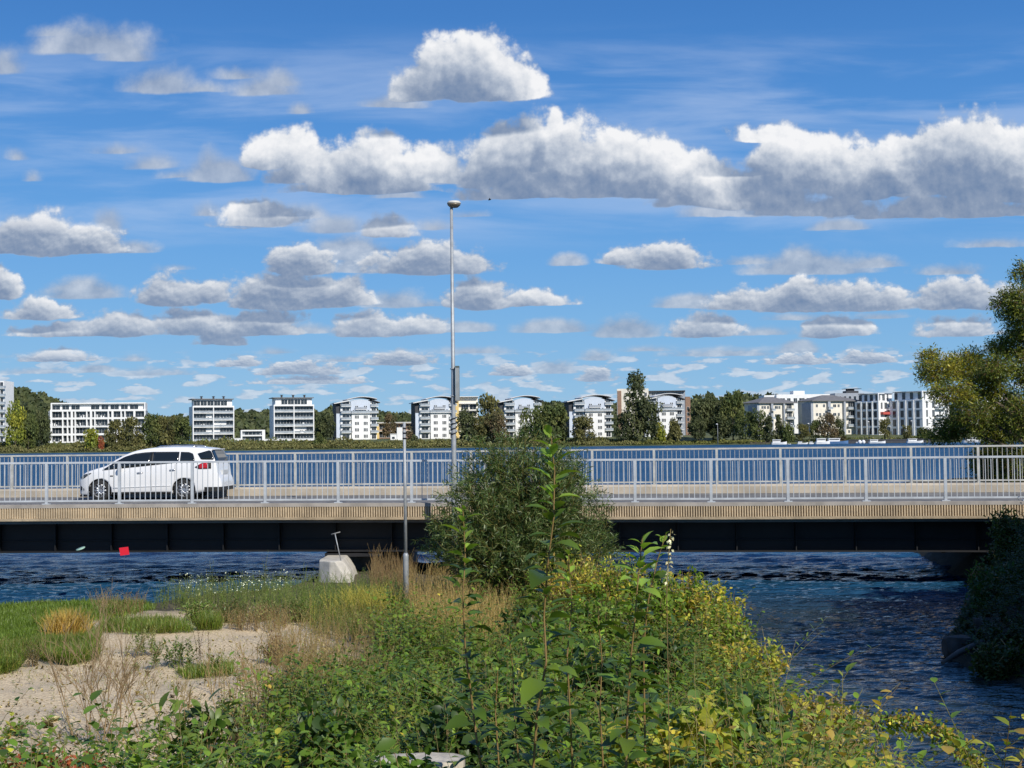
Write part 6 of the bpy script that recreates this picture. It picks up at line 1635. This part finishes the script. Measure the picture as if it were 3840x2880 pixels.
rock('boulder', 905*D, 1640*D, 8.0, .31, 'pale flat topped boulder half buried in the leaves at the bottom', stone, 3, flat=1.1, gz=1.74)
bushy('shrub', 865*D, 1668*D, 7.2, .28, .2, .13, 260, .075, .045, GREEN, 'leafy sprig half covering the pale boulder at the bottom', 65, True)

# ------------------------------------------------------------------ tree beyond the bridge on the right, and the shaded right bank
def leafy(f, centers, radii, n, L, W, cols, r, twig=TWIG, up=.3, shell=.45, hang=0.0):
    centers = np.asarray(centers, float); radii = np.asarray(radii, float); w = radii.prod(1)**.7; w /= w.sum()
    m = n//16; i = r.choice(len(centers), m, p=w); d = unit(r, m); E = centers[i]+d*radii[i]*(shell+(1-shell)*r.random((m, 1))**.6)
    A = centers[i]+(E-centers[i])*.35+r.normal(0, .1, (m, 3)); f.stems(A, E, .010, .003, twig)
    j = r.integers(0, m, n); u = r.uniform(.35, 1.08, n)[:, None]; P = A[j]+(E[j]-A[j])*u+r.normal(0, L*.9, (n, 3))
    T = (E-A)[j]; T = T/np.linalg.norm(T, axis=1, keepdims=True)*.6+unit(r, n)-[0, 0, hang]; tone = pick(r, cols, m)[j]
    f.leaves(P, T, unit(r, n)+[0, 0, up], L*np.exp(r.normal(0, .22, n)), W*np.exp(r.normal(0, .2, n)), tone, vary=.22)
def big_tree():
    Y = 54; f = Fol(501); r = f.rng; base = at(3960, 1900, Y); z0 = float(right_z(np.array([base.x]), np.array([Y]))[0])
    root = empty('tree', (base.x, Y, z0), label='large yellow green willow like tree beyond the bridge at the right edge', cat='tree')
    B = np.array([base.x, Y, z0]); s = Y/F*D      # metres per third-width pixel
    lobes = [(2030, 800, 55, 38, 0), (2095, 790, 60, 42, .6), (2060, 850, 60, 35, -.5), (2130, 830, 50, 40, 0), (2010, 770, 30, 22, .3), (2180, 660, 40, 45, 0), (2210, 590, 30, 34, .4), (2215, 700, 45, 50, 0), (2160, 750, 32, 24, .4), (2225, 800, 55, 60, 0), (2180, 880, 60, 45, .5),
             (2110, 900, 55, 42, -.6), (2060, 925, 48, 34, 0), (2160, 930, 70, 40, .6), (2220, 900, 60, 60, -1), (2030, 945, 28, 18, 0), (2140, 1000, 55, 50, .5), (2200, 1010, 70, 60, 0), (2290, 800, 80, 110, 0), (2290, 620, 70, 80, 0), (2300, 950, 80, 90, 0), (2190, 745, 40, 45, .3), (2150, 800, 45, 40, -.4), (2215, 660, 40, 50, -.3)]
    C = [np.array(at(a*D, b*D, Y+o*2))-B for a, b, _, _, o in lobes]; R = [(q*s, q*s*.9, w*s) for _, _, q, w, _ in lobes]
    ylw = [(.155, .155, .026), (.18, .165, .028), (.115, .13, .025)]; grn = [(.056, .078, .022), (.075, .098, .026), (.038, .058, .018)]
    leafy(f, C[:5]+C[8:9], R[:5]+R[8:9], 15000, .13, .040, ylw+grn[:2], r, hang=.3)
    leafy(f, C[5:8]+C[9:], R[5:8]+R[9:], 74000, .13, .042, grn+ylw[2:], r, hang=.3)
    f.build('crown', M['leaf'], root)
    g = MB(); g.tube([(0, 0, -.5), (.1, 0, 1.5), (0, 0, 3.2), (.2, .1, 6)], [.34, .28, .22, .10], 10)
    for k in (0, 1, 3, 6, 7, 8, 10, 11, 12, 9):
        c = C[k]; h = max(.9, c[2]*.45); g.tube([(0, 0, h*.7), tuple(c*np.array([.35, .35, 0])+[0, 0, h+(c[2]-h)*.35]), tuple(c*np.array([.75, .75, 0])+[0, 0, h+(c[2]-h)*.8]), tuple(c)], [.12, .07, .04, .015], 7)
    g.build('trunk', M['bark'], root)
big_tree()
def bank_trees():
    for (x, y, zc, rr, n, lab) in ((17.5, 12.3, 8.3, 5.2, 16000, 'tall broadleaf tree outside the picture that shades the right bank'), (19.6, 15.8, 8.6, 5.4, 16000, 'second tall broadleaf tree outside the picture beside the shaded bank'), (15.6, 7.5, 7.4, 3.8, 9000, 'third broadleaf tree outside the picture nearest the viewer')):
        f = Fol(int(x*10)); r = f.rng; z0 = 1.2; root = empty('broadleaf_tree', (x, y, z0), label=lab, cat='tree')
        C = unit(r, 22)*[rr*.65, rr*.65, rr*.6]+[0, 0, zc-z0]; q = r.uniform(.30, .45, 22)*rr
        leafy(f, C, np.stack([q, q, q*.8], -1), n, .55, .42, DG+GG, r, shell=.05); f.build('crown', M['leaf'], root)
        MB().tube([(0, 0, -.5), (.1, 0, 3), (0, 0, zc)], [.4, .3, .12], 10).build('trunk', M['bark'], root)
bank_trees()
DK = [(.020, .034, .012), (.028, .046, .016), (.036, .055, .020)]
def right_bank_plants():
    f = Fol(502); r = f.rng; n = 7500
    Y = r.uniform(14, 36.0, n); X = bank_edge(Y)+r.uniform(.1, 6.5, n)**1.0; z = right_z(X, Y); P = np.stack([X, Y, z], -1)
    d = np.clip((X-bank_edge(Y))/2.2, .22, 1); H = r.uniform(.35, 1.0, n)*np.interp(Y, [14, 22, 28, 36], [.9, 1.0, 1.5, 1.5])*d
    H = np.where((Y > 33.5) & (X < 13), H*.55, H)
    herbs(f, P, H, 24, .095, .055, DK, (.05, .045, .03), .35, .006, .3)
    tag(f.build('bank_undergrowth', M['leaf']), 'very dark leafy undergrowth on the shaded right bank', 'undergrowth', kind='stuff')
right_bank_plants()
def bank_bush(name, px, py, Y, rx, rz, n, L, W, cols, label, seed):
    f = Fol(seed); r = f.rng; c = at(px*D, py*D, Y); z0 = float(right_z(np.array([c.x]), np.array([Y]))[0]); z0 = max(z0, 0)
    C = unit(r, 8)*[rx*.5, rx*.5, rz*.5]+[0, 0, c.z-z0]; q = r.uniform(.4, .6, 8)*rx
    leafy(f, C, np.stack([q, q, q*rz/rx], -1), n, L, W, cols, r); f.stems(np.zeros((5, 3)), C[:5], .03, .012, TWIG)
    tag(f.build(name, M['leaf'], None, (c.x, Y, z0)), label, 'shrub')
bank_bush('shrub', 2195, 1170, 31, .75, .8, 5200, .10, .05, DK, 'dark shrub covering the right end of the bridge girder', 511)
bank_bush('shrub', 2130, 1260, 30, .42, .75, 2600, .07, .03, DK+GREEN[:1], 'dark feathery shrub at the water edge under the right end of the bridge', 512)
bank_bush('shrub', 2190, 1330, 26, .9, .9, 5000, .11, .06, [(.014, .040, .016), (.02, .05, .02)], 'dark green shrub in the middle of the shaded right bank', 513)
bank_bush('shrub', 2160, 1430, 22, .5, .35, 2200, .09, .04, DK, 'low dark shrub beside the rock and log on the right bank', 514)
dstone = mat('dark_bank_rock', (.055, .05, .045), .9, var=.3, vscale=4, bump=.6, bscale=12)
rock('rock', 2075*D, 1400*D, 23.6, .34, 'dark rock at the water edge of the shaded right bank', dstone, 7, gz=.15, flat=.9)
rock('rock', 2130*D, 1395*D, 24.4, .26, 'smaller dark rock behind the log on the right bank', dstone, 9, gz=.42, flat=.8)
_a = at(2035*D, 1432*D, 22.8); _b = at(2110*D, 1392*D, 23.2)
_o = MB().tube([(0, 0, 0), tuple((_b-_a)*.5+Vector((0, 0, .03))), tuple(_b-_a), tuple((_b-_a)*1.4)], [.03, .045, .055, .05], 8).build('log', mat('grey_driftwood', (.14, .125, .11), .9, var=.3), None, tuple(_a)); tag(_o, 'grey diagonal driftwood log on the shaded right bank', 'log')

# stones and litter on the gravel
def litter():
    f = Fol(601); r = f.rng; n = 900
    P = in_poly(r, [(-10, 1440), (200, 1400), (520, 1370), (700, 1372), (680, 1440), (560, 1560), (420, 1640), (-10, 1640)], n)
    P[:, 2] += .004; s = np.exp(r.normal(-4.3, .45, n)); T = unit(r, n)*[1, 1, .1]
    f.leaves(P, T, unit(r, n)*.35+[0, 0, 1], s*2, s*1.7, pick(r, [(.30, .26, .19), (.20, .17, .13), (.38, .35, .28), (.10, .08, .06)], n), fold=1.0, bend=-.3)
    P = in_poly(r, [(-10, 1470), (480, 1440), (640, 1450), (560, 1600), (-10, 1650)], 260); herbs(f, P, r.uniform(.03, .12, 260), 9, .04, .013, GREY+RUST+GREEN[:2], TWIG, .6, .002, .3)
    tag(f.build('stones_and_litter', M['leaf']), 'small stones, dead leaves and seedlings strewn over the pale gravel', 'litter', kind='stuff')
litter()

# separate herb clumps of the middle ground and tall weeds standing against the water
_clumps = [
    (430, 1322, 26.0, .42, .26, 1500, .06, .018, GREY+GREEN, 'grey green bushy herb right of the far gravel patch'),
    (500, 1318, 26.2, .40, .26, 1400, .05, .016, [(.05, .08, .03), (.07, .09, .04)], 'darker herb clump with tiny white flowers before the water'),
    (575, 1320, 26.0, .38, .24, 1300, .05, .014, GREY+RUST[:1], 'dull green herb clump in front of the tall weed'),
    (655, 1325, 25.5, .45, .28, 1700, .055, .014, GREEN+GREY, 'fresh green feathery herb clump left of the concrete pier end'),
    (735, 1318, 26.5, .42, .26, 1600, .055, .014, GREEN+GREY, 'fresh green feathery herb clump right before the concrete pier end'),
    (930, 1390, 19.5, .38, .30, 1500, .06, .028, LIME+GREEN, 'light green leafy clump between dry stalks and thicket'),
    (1010, 1450, 16.5, .40, .32, 1500, .065, .040, GREEN, 'mid green broad leaved clump left of the tallest sapling'),
    (640, 1500, 14.5, .40, .26, 1300, .05, .02, [(.10, .09, .05), (.12, .13, .05), (.08, .11, .035)], 'olive brown weed clump at the end of the gravel'),
    (760, 1450, 16.5, .42, .30, 1500, .05, .018, [(.09, .10, .045), (.11, .12, .05)], 'olive weed clump among the brown twiggy weeds'),
]
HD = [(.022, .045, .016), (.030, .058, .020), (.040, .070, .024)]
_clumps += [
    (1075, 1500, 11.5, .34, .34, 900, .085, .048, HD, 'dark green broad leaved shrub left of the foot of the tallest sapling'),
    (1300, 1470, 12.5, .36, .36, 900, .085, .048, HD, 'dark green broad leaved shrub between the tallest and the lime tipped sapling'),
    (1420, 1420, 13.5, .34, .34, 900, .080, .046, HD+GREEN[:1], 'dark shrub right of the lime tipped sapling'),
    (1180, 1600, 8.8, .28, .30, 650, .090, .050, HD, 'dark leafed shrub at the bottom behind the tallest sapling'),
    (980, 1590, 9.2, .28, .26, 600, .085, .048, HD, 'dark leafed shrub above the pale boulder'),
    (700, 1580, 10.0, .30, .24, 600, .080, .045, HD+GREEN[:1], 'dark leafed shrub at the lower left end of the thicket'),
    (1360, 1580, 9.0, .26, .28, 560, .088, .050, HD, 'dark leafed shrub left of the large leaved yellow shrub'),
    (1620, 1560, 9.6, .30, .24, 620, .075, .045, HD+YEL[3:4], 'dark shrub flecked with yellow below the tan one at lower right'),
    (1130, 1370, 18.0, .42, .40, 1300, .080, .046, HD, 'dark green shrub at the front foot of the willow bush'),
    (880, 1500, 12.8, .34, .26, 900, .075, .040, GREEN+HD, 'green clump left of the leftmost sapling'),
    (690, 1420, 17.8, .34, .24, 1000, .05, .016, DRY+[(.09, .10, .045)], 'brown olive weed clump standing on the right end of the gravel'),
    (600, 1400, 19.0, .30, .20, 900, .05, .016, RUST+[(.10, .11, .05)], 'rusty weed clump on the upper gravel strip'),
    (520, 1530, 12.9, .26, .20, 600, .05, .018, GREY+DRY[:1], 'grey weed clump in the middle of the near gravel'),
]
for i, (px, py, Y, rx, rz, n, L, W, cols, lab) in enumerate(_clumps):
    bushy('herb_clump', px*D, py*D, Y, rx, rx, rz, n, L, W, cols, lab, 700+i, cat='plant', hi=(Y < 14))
for i, (px, pt, h, lab) in enumerate(((573, 1150, 1.25, 'tallest thin weed standing against the dark girder and the water'), (460, 1200, .95, 'thin weed standing against the water below the red marker'), (530, 1222, .8, 'thin weed just left of the tallest weed before the water'), (655, 1215, .9, 'thin weed between the tallest weed and the concrete pier end'))):
    single('tall_weed', px*D, 2268, 3, h*1.12, 34, .085, .016, [(.07, .10, .05), (.09, .12, .06)], (.10, .12, .06), lab, 720+i, spread=.03, lean=.06, pitch=.7)
